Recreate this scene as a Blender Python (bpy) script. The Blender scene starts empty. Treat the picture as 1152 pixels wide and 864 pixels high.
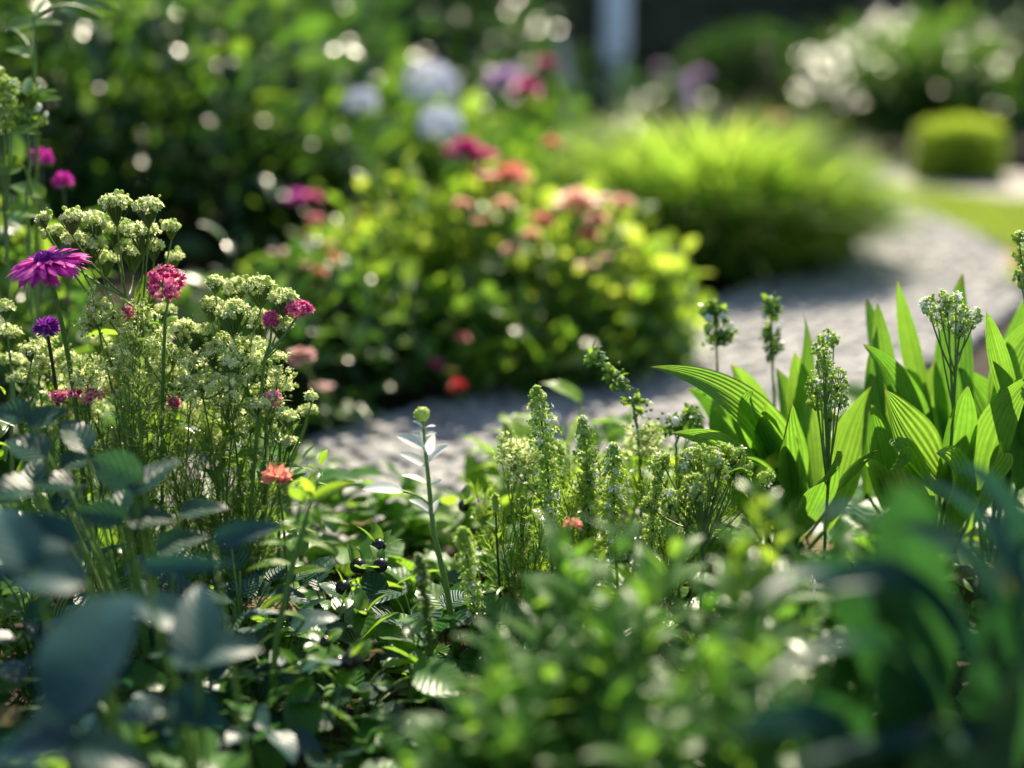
import bpy, math
import numpy as np
from mathutils import Vector

C = bpy.context.scene
COL = C.collection
R = math.radians
PI = math.pi

# ------------------------------------------------------------------ camera
CAM_H, F_PX, PITCH = 0.60, 1600.0, math.atan(412 / 1600.0)
cd = bpy.data.cameras.new('camera')
cam = bpy.data.objects.new('camera', cd)
COL.objects.link(cam)
cam.location = (0, 0, CAM_H)
cam.rotation_euler = (PI / 2 - PITCH, 0, 0)
cd.sensor_width = 36
cd.lens = 50
cd.clip_start = 0.02
cd.clip_end = 500
cd.dof.use_dof = True
cd.dof.focus_distance = 1.33
cd.dof.aperture_fstop = 1.55
cd.dof.aperture_blades = 0
C.camera = cam

# ------------------------------------------------------------------ light
SUN_EL, SUN_AZ = R(43), R(12)        # azimuth from +Y towards +X: sun stands behind the garden
SUN = np.array([math.sin(SUN_AZ) * math.cos(SUN_EL), math.cos(SUN_AZ) * math.cos(SUN_EL), math.sin(SUN_EL)])
w = bpy.data.worlds.new('World')
C.world = w
w.use_nodes = True
nt = w.node_tree
sky = nt.nodes.new('ShaderNodeTexSky')
sky.sky_type = 'NISHITA'
sky.sun_disc = False
sky.sun_elevation = SUN_EL
sky.sun_rotation = SUN_AZ
nt.links.new(sky.outputs[0], nt.nodes['Background'].inputs[0])
nt.nodes['Background'].inputs[1].default_value = 0.085
ld = bpy.data.lights.new('sun', 'SUN')
ld.energy = 5.0
ld.angle = R(0.5)
ld.color = (1, .88, .68)
lo = bpy.data.objects.new('sun', ld)
COL.objects.link(lo)
lo.rotation_euler = Vector(-SUN).to_track_quat('-Z', 'Y').to_euler()

C.view_settings.view_transform = 'Standard'
C.view_settings.look = 'None'
C.view_settings.exposure = 1.3
C.view_settings.gamma = 1
C.view_settings.use_curve_mapping = False
cy = C.cycles
cy.use_denoising = True
cy.max_bounces = 7
cy.diffuse_bounces = 4
cy.glossy_bounces = 2
cy.transmission_bounces = 5
cy.caustics_reflective = False
cy.caustics_refractive = False
cy.sample_clamp_indirect = 6

# ------------------------------------------------------------------ pixel helpers (photo 1152x864)
FW = np.array([0, math.cos(PITCH), -math.sin(PITCH)])
UPV = np.array([0, math.sin(PITCH), math.cos(PITCH)])
RT = np.array([1.0, 0, 0])
CAMP = np.array([0, 0, CAM_H])


def P(px, py, d):
    return CAMP + d * (FW + (px - 576) / F_PX * RT + (432 - py) / F_PX * UPV)


def G(px, py, z=0.0):
    r = FW + (px - 576) / F_PX * RT + (432 - py) / F_PX * UPV
    return CAMP + r * ((z - CAM_H) / r[2])


def foot(px, d, py=432):
    p = P(px, py, d)
    return np.array([p[0], p[1], 0.0])


def nrm(a):
    a = np.asarray(a, float)
    return a / np.maximum(np.linalg.norm(a, axis=-1, keepdims=True), 1e-9)


# ------------------------------------------------------------------ mesh builder
class MB:
    def __init__(self):
        self.V, self.F, self.UV, self.M, self.n = [], [], [], [], 0

    def add(self, T, m=0):
        V, Fs, UV = T
        for f in Fs:
            self.F.append(np.asarray(f) + self.n)
            self.M.append(np.full(len(f), m))
        self.V.append(np.asarray(V, float))
        self.UV.append(np.asarray(UV, float))
        self.n += len(V)
        return self

    def inst(self, T, X, m=0):
        V, Fs, UV = T
        X = np.asarray(X)
        N = len(X)
        if not N:
            return self
        W = np.einsum('nij,vj->nvi', X[:, :3, :3], V) + X[:, None, :3, 3]
        off = (np.arange(N) * len(V))[:, None, None] + self.n
        for f in Fs:
            f = np.asarray(f)
            g = (f[None] + off).reshape(-1, f.shape[1])
            self.F.append(g)
            self.M.append(np.full(len(g), m))
        self.V.append(W.reshape(-1, 3))
        self.UV.append(np.tile(UV, (N, 1)))
        self.n += N * len(V)
        return self

    def build(self, name, mats, parent=None, smooth=True):
        V = np.concatenate(self.V)
        if parent is not None:
            q = parent
            while q is not None:
                V = V - np.array(q.location)
                q = q.parent
        UV = np.concatenate(self.UV)
        sizes = np.concatenate([np.full(len(f), f.shape[1]) for f in self.F])
        li = np.concatenate([f.ravel() for f in self.F])
        mi = np.concatenate(self.M)
        me = bpy.data.meshes.new(name)
        me.vertices.add(len(V))
        me.vertices.foreach_set('co', V.astype(np.float32).ravel())
        me.loops.add(len(li))
        me.loops.foreach_set('vertex_index', li.astype(np.int32))
        me.polygons.add(len(sizes))
        st = np.zeros(len(sizes), np.int32)
        st[1:] = np.cumsum(sizes)[:-1]
        me.polygons.foreach_set('loop_start', st)
        me.polygons.foreach_set('material_index', mi.astype(np.int32))
        me.polygons.foreach_set('use_smooth', np.full(len(sizes), smooth))
        ul = me.uv_layers.new(name='UVMap')
        ul.data.foreach_set('uv', UV[li].astype(np.float32).ravel())
        for m in (mats if isinstance(mats, (list, tuple)) else [mats]):
            me.materials.append(m)
        me.update(calc_edges=True)
        me.validate()
        o = bpy.data.objects.new(name, me)
        COL.objects.link(o)
        if parent is not None:
            o.parent = parent
        return o


def thing(name, label, cat, loc, group=None):
    o = bpy.data.objects.new(name, None)
    COL.objects.link(o)
    o.empty_display_size = .05
    o.location = tuple(loc)
    tag(o, label, cat, group)
    bpy.context.view_layer.update()
    return o


def tag(o, label=None, cat=None, group=None, kind=None):
    for k, v in (('label', label), ('category', cat), ('group', group), ('kind', kind)):
        if v:
            o[k] = v
    return o


def copy_tree(o, parent=None):
    c = o.copy()
    COL.objects.link(c)
    if parent is not None:
        c.parent = parent
    for ch in [k for k in COL.objects if k.parent == o]:
        copy_tree(ch, c)
    return c


def orient(pos, d, roll=0., scale=1., up=(0, 0, 1), sx=1.):
    pos = np.atleast_2d(np.asarray(pos, float))
    N = len(pos)
    y = nrm(np.broadcast_to(np.asarray(d, float), (N, 3)))
    up = np.broadcast_to(np.asarray(up, float), (N, 3)) + 1e-4 * np.array([.3, .7, .2])
    n = nrm(up - (up * y).sum(1, keepdims=True) * y)
    x = np.cross(y, n)
    r = np.broadcast_to(roll, (N,))[:, None]
    x, n = x * np.cos(r) + n * np.sin(r), n * np.cos(r) - x * np.sin(r)
    s = np.broadcast_to(scale, (N,))[:, None]
    X = np.zeros((N, 4, 4))
    X[:, :3, 0] = x * s * np.broadcast_to(sx, (N,))[:, None]
    X[:, :3, 1] = y * s
    X[:, :3, 2] = n * s
    X[:, :3, 3] = pos
    X[:, 3, 3] = 1
    return X


def profile(kind, v):
    if kind == 'oval':
        return np.sin(PI * np.clip(v, 0, 1) ** .85) ** .75
    if kind == 'round':
        return np.sqrt(np.clip(1 - (2 * v - 1) ** 2, 0, 1))
    if kind == 'egg':
        return np.sin(PI * v ** .62) ** .85
    if kind == 'lance':
        return np.sin(PI * v ** .75)
    if kind == 'blade':
        return np.clip((1 - v ** 2.6), 0, 1) * np.clip(.45 + 1.6 * v, 0, 1)
    if kind == 'hosta':
        return np.sin(PI * (.04 + .96 * v ** .8)) ** .9
    if kind == 'petal':
        return np.clip(v * 3, .15, 1) ** .7 * np.sqrt(np.clip(1 - v ** 4, 0, 1))
    return np.ones_like(v)


def leaf_T(nu, nv, kind, W, fold=.25, arch=.6, a0=.15, wave=0., ribs=0, cup=0., rib=.0):
    u = np.linspace(-1, 1, nu + 1)
    v = np.linspace(0, 1, nv + 1)
    pw = profile(kind, v)
    a = a0 - arch * v
    cyc = np.concatenate([[0], np.cumsum(np.cos((a[1:] + a[:-1]) / 2) / nv)])
    czc = np.concatenate([[0], np.cumsum(np.sin((a[1:] + a[:-1]) / 2) / nv)])
    U, Vv = np.meshgrid(u, v)
    Wd = pw[:, None] * W / 2
    h = fold * np.abs(U) * Wd - cup * U * U * Wd + wave * np.sin(Vv * 11 + 1.3 * np.sign(U)) * np.abs(U) * W * .5
    if ribs:
        h = h + rib * np.sin(ribs * (Vv - .35 * np.abs(U))) * (1 - np.abs(U)) * Wd
    x = U * Wd
    y = cyc[:, None] - np.sin(a)[:, None] * h
    z = czc[:, None] + np.cos(a)[:, None] * h
    V = np.stack([x, y, z], -1).reshape(-1, 3)
    i = np.arange(nv)[:, None] * (nu + 1) + np.arange(nu)[None]
    i = i.ravel()
    F = np.stack([i, i + 1, i + nu + 2, i + nu + 1], 1)
    UV = np.stack([(U + 1) / 2, Vv], -1).reshape(-1, 2)
    return V, [F], UV


def bez(p0, p1, p2, n):
    t = np.linspace(0, 1, n + 1)[:, None]
    return (1 - t) ** 2 * np.asarray(p0) + 2 * t * (1 - t) * np.asarray(p1) + t * t * np.asarray(p2)


def tube(pts, rad, n=5):
    pts = np.asarray(pts, float)
    k = len(pts)
    rad = np.broadcast_to(np.asarray(rad, float), (k,)) if np.ndim(rad) else np.full(k, rad)
    t = nrm(np.gradient(pts, axis=0))
    ref = np.array([1, 0, 0]) if abs(t[0][0]) < .8 else np.array([0, 1, 0])
    a = nrm(np.cross(t, ref))
    b = np.cross(t, a)
    th = np.linspace(0, 2 * PI, n, endpoint=False)
    ring = a[:, None] * np.cos(th)[None, :, None] + b[:, None] * np.sin(th)[None, :, None]
    V = (pts[:, None] + ring * rad[:, None, None]).reshape(-1, 3)
    i = np.arange(k - 1)[:, None] * n
    j = np.arange(n)[None]
    F = np.stack([i + j, i + (j + 1) % n, i + n + (j + 1) % n, i + n + j], -1).reshape(-1, 4)
    UV = np.stack([np.tile(np.arange(n) / n, k), np.repeat(np.linspace(0, 1, k), n)], 1)
    return V, [F], UV


def lathe(prof, n=16):
    prof = np.asarray(prof, float)
    k = len(prof)
    th = np.linspace(0, 2 * PI, n, endpoint=False)
    V = np.stack([prof[:, 0:1] * np.cos(th), prof[:, 0:1] * np.sin(th), np.repeat(prof[:, 1:2], n, 1)], -1).reshape(-1, 3)
    i = np.arange(k - 1)[:, None] * n
    j = np.arange(n)[None]
    F = np.stack([i + j, i + (j + 1) % n, i + n + (j + 1) % n, i + n + j], -1).reshape(-1, 4)
    return V, [F], np.zeros((len(V), 2))


def ball_T(nu=8, nv=6, sq=1.):
    a = np.linspace(0, PI, nv + 1)
    return lathe(np.stack([np.maximum(np.sin(a), .02), -np.cos(a) * sq], 1), nu)


def floret_T(k, W=.55, cup=.5, L=1.):
    """k little cupped petals round a point, facing +Y (the instance axis)."""
    V, F = [], []
    for i in range(k):
        t = 2 * PI * i / k + .2 * (i % 2)
        r = np.array([math.cos(t), 0, math.sin(t)])
        s = np.array([-math.sin(t), 0, math.cos(t)])
        y = np.array([0, 1, 0])
        b = len(V)
        V += [r * .05, r * .6 * L + s * W / 2 + y * cup * .45, r * L + y * cup, r * .6 * L - s * W / 2 + y * cup * .45, r * .55 * L + y * cup * .25]
        F += [[b, b + 1, b + 4], [b + 1, b + 2, b + 4], [b + 2, b + 3, b + 4], [b + 3, b, b + 4]]
    return np.array(V), [np.array(F)], np.tile([.5, .5], (len(V), 1))


def rnd_dirs(r, n, zmin=-1.):
    z = r.uniform(zmin, 1, n)
    a = r.uniform(0, 2 * PI, n)
    q = np.sqrt(1 - z * z)
    return np.stack([q * np.cos(a), q * np.sin(a), z], 1)


# ------------------------------------------------------------------ materials
def new_mat(name):
    m = bpy.data.materials.new(name)
    m.use_nodes = True
    t = m.node_tree
    return m, t, t.nodes['Principled BSDF'], t.nodes['Material Output']


def math_n(t, op, a, b=None, c=None):
    n = t.nodes.new('ShaderNodeMath')
    n.operation = op
    for i, v in enumerate((a, b, c)):
        if v is None:
            continue
        if isinstance(v, (int, float)):
            n.inputs[i].default_value = v
        else:
            t.links.new(v, n.inputs[i])
    return n.outputs[0]


def mixc(t, f, a, b, blend='MIX'):
    n = t.nodes.new('ShaderNodeMix')
    n.data_type = 'RGBA'
    n.blend_type = blend
    for i, v in ((0, f), (6, a), (7, b)):
        if isinstance(v, (int, float)):
            n.inputs[i].default_value = v
        elif isinstance(v, tuple):
            n.inputs[i].default_value = (*v, 1)
        else:
            t.links.new(v, n.inputs[i])
    return n.outputs[2]


def leaf_mat(name, a, b, ta, tb, rough=.35, tmix=.42, veins=None, bump=.3, spec=.5, blotch=.35):
    """a..b reflected colour, ta..tb colour let through; both drift from leaf to leaf and over each leaf."""
    m, t, bs, out = new_mat(name)
    geo = t.nodes.new('ShaderNodeNewGeometry')
    oi = t.nodes.new('ShaderNodeObjectInfo')
    rnd = math_n(t, 'FRACT', math_n(t, 'ADD', geo.outputs['Random Per Island'], oi.outputs['Random']))
    ca, ct = mixc(t, rnd, a, b), mixc(t, rnd, ta, tb)
    tex = t.nodes.new('ShaderNodeTexNoise')
    co = t.nodes.new('ShaderNodeTexCoord')
    t.links.new(co.outputs['Object'], tex.inputs['Vector'])
    tex.inputs['Scale'].default_value = 130
    tex.inputs['Detail'].default_value = 3
    tex2 = t.nodes.new('ShaderNodeTexNoise')
    t.links.new(co.outputs['Object'], tex2.inputs['Vector'])
    tex2.inputs['Scale'].default_value = 38
    tex2.inputs['Detail'].default_value = 4
    k = math_n(t, 'MULTIPLY_ADD', math_n(t, 'ADD', tex.outputs[0], tex2.outputs[0]), 1.3 * blotch, 1 - 1.3 * blotch)
    cmb = t.nodes.new('ShaderNodeCombineColor')
    for i in range(3):
        t.links.new(k, cmb.inputs[i])
    ca, ct = mixc(t, 1.0, ca, cmb.outputs[0], 'MULTIPLY'), mixc(t, 1.0, ct, cmb.outputs[0], 'MULTIPLY')
    height = tex.outputs[0]
    if veins:
        sep = t.nodes.new('ShaderNodeSeparateXYZ')
        t.links.new(co.outputs['UV'], sep.inputs[0])
        ux, uy = sep.outputs[0], sep.outputs[1]
        au = math_n(t, 'ABSOLUTE', math_n(t, 'MULTIPLY_ADD', ux, 2, -1))
        if veins == 'long':
            ph = math_n(t, 'MULTIPLY', au, 26.)
        else:
            ph = math_n(t, 'MULTIPLY', math_n(t, 'MULTIPLY_ADD', au, -.30, uy), 44.)
        s = math_n(t, 'MULTIPLY_ADD', math_n(t, 'SINE', ph), .5, .5)
        mid = math_n(t, 'LESS_THAN', au, .05)
        v = math_n(t, 'MAXIMUM', math_n(t, 'POWER', s, 6.), mid)
        dark = tuple(x * .45 for x in ta)
        ct = mixc(t, math_n(t, 'MULTIPLY', v, .45 if veins == 'long' else .7), ct, dark)
        ca = mixc(t, math_n(t, 'MULTIPLY', v, .3), ca, tuple(min(1, x * 1.9) for x in b))
        if veins == 'long':                 # withered tip
            e = math_n(t, 'MULTIPLY', math_n(t, 'MULTIPLY_ADD', uy, 14., -12.6), tex2.outputs[0])
            e = math_n(t, 'MINIMUM', math_n(t, 'MAXIMUM', e, 0.), 1.)
            ca, ct = mixc(t, e, ca, (.16, .11, .04)), mixc(t, e, ct, (.3, .2, .05))
        height = math_n(t, 'MULTIPLY_ADD', math_n(t, 'SINE', ph), -.8, math_n(t, 'MULTIPLY', tex.outputs[0], .5))
    bm = t.nodes.new('ShaderNodeBump')
    bm.inputs['Strength'].default_value = bump
    bm.inputs['Distance'].default_value = .0012
    t.links.new(height, bm.inputs['Height'])
    t.links.new(ca, bs.inputs['Base Color'])
    bs.inputs['Roughness'].default_value = rough
    bs.inputs['Specular IOR Level'].default_value = spec
    t.links.new(bm.outputs[0], bs.inputs['Normal'])
    tr = t.nodes.new('ShaderNodeBsdfTranslucent')
    t.links.new(ct, tr.inputs['Color'])
    t.links.new(bm.outputs[0], tr.inputs['Normal'])
    mx = t.nodes.new('ShaderNodeMixShader')
    mx.inputs[0].default_value = tmix
    t.links.new(bs.outputs[0], mx.inputs[1])
    t.links.new(tr.outputs[0], mx.inputs[2])
    t.links.new(mx.outputs[0], out.inputs[0])
    return m


def petal(name, a, b, tmix=.45, rough=.55):
    return leaf_mat(name, a, b, a, b, rough, tmix, None, .15, .35, .2)


def rough_mat(name, a, b, scale=20, rough=.8, bump=.5, dist=.01, detail=8, island=False, spec=.3):
    m, t, bs, out = new_mat(name)
    tex = t.nodes.new('ShaderNodeTexNoise')
    co = t.nodes.new('ShaderNodeTexCoord')
    t.links.new(co.outputs['Object'], tex.inputs['Vector'])
    tex.inputs['Scale'].default_value = scale
    tex.inputs['Detail'].default_value = detail
    f = tex.outputs[0]
    if island:
        g = t.nodes.new('ShaderNodeNewGeometry')
        f = math_n(t, 'MULTIPLY_ADD', g.outputs['Random Per Island'], .65, math_n(t, 'MULTIPLY', tex.outputs[0], .4))
    t.links.new(mixc(t, f, a, b), bs.inputs['Base Color'])
    bs.inputs['Roughness'].default_value = rough
    bs.inputs['Specular IOR Level'].default_value = spec
    bm = t.nodes.new('ShaderNodeBump')
    bm.inputs['Strength'].default_value = bump
    bm.inputs['Distance'].default_value = dist
    t.links.new(tex.outputs[0], bm.inputs['Height'])
    t.links.new(bm.outputs[0], bs.inputs['Normal'])
    return m


M = {}
M['fresh'] = leaf_mat('fresh_leaf', (.05, .13, .018), (.09, .19, .03), (.24, .48, .03), (.42, .62, .05), .33)
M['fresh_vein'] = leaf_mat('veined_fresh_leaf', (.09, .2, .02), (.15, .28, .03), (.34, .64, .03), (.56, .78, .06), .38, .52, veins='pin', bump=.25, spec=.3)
M['yellow'] = leaf_mat('yellow_green_leaf', (.11, .22, .02), (.2, .29, .035), (.46, .7, .05), (.66, .78, .09), .4, .48)
M['mid'] = leaf_mat('mid_green_leaf', (.03, .09, .02), (.06, .14, .03), (.12, .32, .03), (.26, .46, .04), .3, .38)
M['dark'] = leaf_mat('dark_green_leaf', (.015, .05, .018), (.035, .085, .028), (.05, .16, .02), (.12, .26, .03), .28, .3)
M['deep'] = leaf_mat('hedge_leaf', (.010, .032, .014), (.022, .055, .022), (.03, .09, .015), (.06, .14, .02), .4, .25)
M['teal'] = leaf_mat('sky_tinted_green_leaf', (.010, .046, .042), (.024, .078, .070), (.02, .10, .05), (.05, .2, .07), .4, .25, veins='pin', bump=.12, spec=.35)  # green leaf with the bluish sky sheen put into its base colour
M['teal_vein'] = leaf_mat('veined_blue_green_leaf', (.014, .055, .035), (.03, .09, .055), (.04, .17, .04), (.1, .28, .06), .36, .3, veins='pin', bump=.8, spec=.35)
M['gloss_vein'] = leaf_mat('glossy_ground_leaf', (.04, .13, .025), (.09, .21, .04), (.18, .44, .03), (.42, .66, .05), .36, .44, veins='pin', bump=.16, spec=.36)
M['hosta'] = leaf_mat('ribbed_leaf', (.035, .11, .015), (.06, .15, .022), (.15, .40, .025), (.32, .58, .05), .38, .46, veins='long', bump=.5)
M['lance'] = leaf_mat('long_green_leaf', (.014, .055, .03), (.03, .09, .04), (.025, .12, .025), (.06, .22, .035), .36, .28, veins='long', bump=.3, spec=.45)
M['grass'] = leaf_mat('grass_blade', (.05, .13, .015), (.09, .17, .02), (.38, .68, .06), (.58, .76, .09), .6, .54, spec=.12)
M['lawn'] = leaf_mat('lawn_blade', (.08, .14, .02), (.14, .18, .03), (.3, .5, .05), (.5, .6, .07), .5, .45)
M['feather'] = leaf_mat('feathery_leaf', (.09, .18, .04), (.16, .25, .07), (.28, .5, .07), (.45, .6, .12), .5, .42)
M['orange_leaf'] = leaf_mat('orange_leaf', (.4, .2, .02), (.45, .3, .04), (.7, .4, .03), (.7, .55, .06), .45, .5)
M['stem'] = leaf_mat('green_stem', (.09, .18, .035), (.14, .24, .05), (.15, .3, .04), (.2, .35, .05), .45, .2)
M['dark_stem'] = leaf_mat('dark_stem', (.02, .035, .015), (.035, .05, .02), (.03, .05, .01), (.05, .07, .02), .5, .1)
M['twig'] = rough_mat('twig_bark', (.05, .035, .02), (.1, .075, .05), 90, .85)
M['bark'] = rough_mat('trunk_bark', (.09, .075, .055), (.2, .17, .13), 14, .9, .9, .03)
M['cream'] = petal('cream_petal', (.66, .74, .30), (.87, .88, .56), .52)
M['bud'] = petal('green_bud', (.36, .52, .08), (.62, .74, .22), .48)
M['old_leaf'] = leaf_mat('withered_leaf', (.12, .09, .03), (.2, .17, .05), (.3, .22, .04), (.45, .4, .07), .6, .35, veins='pin', bump=.6, spec=.2)
M['fern'] = leaf_mat('fern_green_leaf', (.10, .21, .03), (.17, .28, .05), (.38, .66, .05), (.56, .76, .1), .5, .55, spec=.2)
M['soft'] = leaf_mat('soft_green_leaf', (.04, .12, .025), (.08, .18, .035), (.14, .38, .035), (.3, .56, .05), .42, .42, spec=.25)
M['greenbud'] = petal('small_green_bud', (.32, .5, .06), (.58, .72, .18), .56)
M['white'] = petal('white_petal', (.78, .8, .74), (.86, .86, .84), .4)
M['bluewhite'] = petal('blue_white_petal', (.68, .72, .86), (.8, .83, .9), .3)
M['pink'] = petal('pink_petal', (.62, .06, .24), (.85, .25, .42), .4)
M['magenta'] = petal('magenta_petal', (.5, .02, .36), (.72, .07, .52), .42)
M['purple'] = petal('purple_petal', (.22, .02, .34), (.4, .05, .5), .4)
M['wine'] = petal('wine_petal', (.5, .02, .2), (.7, .06, .34), .4)
M['lilac'] = petal('lilac_petal', (.55, .38, .62), (.68, .5, .74), .4)
M['rose'] = petal('rose_petal', (.75, .2, .34), (.86, .36, .45), .45)
M['coral'] = petal('coral_petal', (.82, .30, .20), (.9, .46, .34), .45)
M['peach'] = petal('peach_petal', (.88, .52, .38), (.92, .66, .52), .45)
M['red'] = petal('red_petal', (.6, .03, .04), (.78, .08, .08), .4)
M['dusty'] = petal('dusty_pink_petal', (.6, .36, .33), (.72, .46, .42), .4)
M['yellowp'] = petal('yellow_petal', (.8, .6, .05), (.88, .7, .12), .45)
M['berry'] = rough_mat('black_berry_skin', (.006, .006, .008), (.016, .014, .014), 60, .22, .1, .001, spec=.5)
M['soil'] = rough_mat('dark_soil', (.014, .010, .007), (.05, .036, .024), 45, .95, 1., .02, 12)
M['stone'] = rough_mat('path_stone', (.19, .19, .20), (.37, .36, .34), 60, .75, .5, .004, 8, True)
M['joint'] = rough_mat('path_grit', (.05, .047, .042), (.12, .11, .095), 160, .95, .8, .006)
M['gravel'] = rough_mat('pale_gravel', (.26, .24, .21), (.42, .39, .35), 70, .9, .8, .01)
M['turf'] = rough_mat('lawn_ground', (.04, .075, .015), (.08, .12, .025), 30, .95, .8, .02)
M['post'] = rough_mat('painted_post', (.62, .66, .7), (.72, .75, .78), 8, .45, .08, .003)
M['stake'] = rough_mat('weathered_stake', (.3, .31, .27), (.45, .45, .4), 40, .8, .4, .004)
M['soil_stone'] = rough_mat('round_stone', (.3, .26, .24), (.46, .41, .38), 40, .7, .3, .004)

# shared leaf and petal shapes
L_OVAL = leaf_T(4, 6, 'oval', .5, .25, .7, .25)
L_OVAL_LO = leaf_T(2, 4, 'oval', .5, .25, .7, .25)
L_EGG = leaf_T(4, 6, 'egg', .62, .2, .7, .2, .05)
L_ROUND = leaf_T(4, 5, 'round', .85, .15, .45, .1)
L_LANCE = leaf_T(2, 5, 'lance', .27, .3, .7, .2)
L_RIB = leaf_T(8, 22, 'egg', .58, .25, .7, .25, .05, 44, 0, .016)
L_RIBO = leaf_T(8, 20, 'oval', .5, .2, .6, .2, .06, 40, 0, .014)
BALL = ball_T(8, 6)
BALL_LO = ball_T(6, 4)
FL5 = floret_T(5, .62, .35)
FL4 = floret_T(4, .7, .6)
PET = leaf_T(2, 4, 'petal', .55, .1, .9, .5, 0, 0, .4)
RAY = leaf_T(2, 5, 'petal', .2, .2, .9, .35)

# ------------------------------------------------------------------ the ground, path and lawn
def poly_sheet(name, pts, z, mat, kind='structure', thick=0.):
    pts = np.asarray(pts, float)
    V = np.stack([pts[:, 0], pts[:, 1], np.full(len(pts), z)], 1)
    me = bpy.data.meshes.new(name)
    me.from_pydata([tuple(v) for v in V], [], [tuple(range(len(V)))])
    me.materials.append(mat)
    me.update()
    if me.polygons[0].normal.z < 0:
        me.flip_normals()
    o = bpy.data.objects.new(name, me)
    COL.objects.link(o)
    return tag(o, kind=kind)


def smooth_line(px, n=8):
    """Catmull-Rom through ground points given as photo pixels."""
    p = np.array([G(*q)[:2] for q in px])
    p = np.vstack([2 * p[0] - p[1], p, 2 * p[-1] - p[-2]])
    out = []
    for i in range(1, len(p) - 2):
        for t in np.linspace(0, 1, n, endpoint=False):
            a, b, c, d = p[i - 1:i + 3]
            out.append(.5 * (2 * b + (c - a) * t + (2 * a - 5 * b + 4 * c - d) * t * t + (3 * b - a - 3 * c + d) * t ** 3))
    out.append(p[-2])
    return np.array(out)


def inside(pts, poly):
    x, y = pts[:, 0], pts[:, 1]
    r = np.zeros(len(pts), bool)
    j = len(poly) - 1
    for i in range(len(poly)):
        xi, yi = poly[i]
        xj, yj = poly[j]
        c = ((yi > y) != (yj > y)) & (x < (xj - xi) * (y - yi) / (yj - yi + 1e-12) + xi)
        r ^= c
        j = i
    return r


# one soil sheet to the horizon, finely humped near the camera
def build_soil():
    xs = np.concatenate([[-200, -40, -12, -6], np.linspace(-3, 3, 90), [6, 12, 40, 200]])
    ys = np.concatenate([[-200, -40, -8, -2], np.linspace(0, 6, 90), [8, 14, 40, 200]])
    X, Y = np.meshgrid(xs, ys)
    r = np.random.default_rng(1)
    Z = np.zeros_like(X)
    for k in range(26):
        f, a, ph = r.uniform(4, 22), r.uniform(0, 2 * PI), r.uniform(0, 6)
        Z += np.sin(f * (X * math.cos(a) + Y * math.sin(a)) + ph) / 26
    far = (np.abs(X) > 3) | (Y < 0) | (Y > 6)
    Z = np.where(far, 0, Z) * .012 - .02
    n, k = len(xs), len(ys)
    i = (np.arange(k - 1)[:, None] * n + np.arange(n - 1)[None]).ravel()
    b = MB()
    b.add((np.stack([X, Y, Z], -1).reshape(-1, 3), [np.stack([i, i + 1, i + n + 1, i + n], 1)], np.zeros((n * k, 2))))
    tag(b.build('ground', M['soil']), kind='structure')


build_soil()

back_edge = smooth_line([(150, 520), (290, 505), (375, 485), (430, 465), (520, 448), (620, 425), (720, 385), (800, 338), (880, 312), (945, 290), (985, 262), (990, 242), (968, 226)])
front_edge = smooth_line([(1010, 226), (1052, 244), (1096, 264), (1140, 292), (1150, 330), (1080, 390), (980, 440), (860, 485), (740, 525), (600, 562), (480, 598), (330, 638), (150, 660)])
path_poly = np.vstack([back_edge, front_edge])
poly_sheet('path', path_poly, -.004, M['joint'])
# laid stones of the path
def build_stones():
    r = np.random.default_rng(4)
    g = .040
    lo_, hi = path_poly.min(0) - .1, path_poly.max(0) + .1
    nx, ny = int((hi[0] - lo_[0]) / g), int((hi[1] - lo_[1]) / (g * .85))
    b = MB()
    cs = []
    for j in range(ny):
        for i in range(nx):
            cs.append((lo_[0] + (i + .5 * (j % 2)) * g, lo_[1] + j * g * .85))
    cs = np.array(cs) + r.normal(0, .0035, (len(cs), 2))
    cs = cs[inside(cs, path_poly)]
    for c in cs:
        n = 7
        th = np.linspace(0, 2 * PI, n, endpoint=False) + r.uniform(0, 1)
        rad = g * .49 * r.uniform(.86, 1.08, n)
        ring = np.stack([rad * np.cos(th), rad * np.sin(th)], 1)
        h = r.uniform(.003, .009)
        tilt = r.normal(0, .06, 2)
        V, lv = [], ((1., -.006), (1., h * .45), (.84, h * .9), (.4, h * 1.08))
        for s, z in lv:
            q = ring * s
            V.append(np.column_stack([q + c, z + q @ tilt]))
        V.append(np.array([[c[0], c[1], h * 1.1]]))
        V = np.vstack(V)
        F = [[k * n + a, k * n + (a + 1) % n, (k + 1) * n + (a + 1) % n, (k + 1) * n + a] for k in range(3) for a in range(n)]
        T = [[3 * n + a, 3 * n + (a + 1) % n, 4 * n] for a in range(n)]
        b.add((V, [np.array(F), np.array(T)], np.zeros((len(V), 2))))
    tag(b.build('path_stones', M['stone']), kind='structure')


build_stones()

lawn_poly = np.array([G(996, 223)[:2], G(1053, 242)[:2], G(1098, 262)[:2], G(1156, 286)[:2], G(1300, 330)[:2], G(1500, 300)[:2], G(1500, 237)[:2], G(1152, 228)[:2], G(1040, 213)[:2], G(990, 209)[:2]])
poly_sheet('lawn', lawn_poly, -.008, M['turf'])
drive_poly = np.array([G(940, 190)[:2], G(960, 216)[:2], G(1000, 211)[:2], G(1152, 226)[:2], G(1500, 235)[:2], G(1500, 196)[:2], G(1152, 194)[:2], G(1000, 183)[:2]])
poly_sheet('gravel_walk', drive_poly, -.002, M['gravel'])


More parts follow.
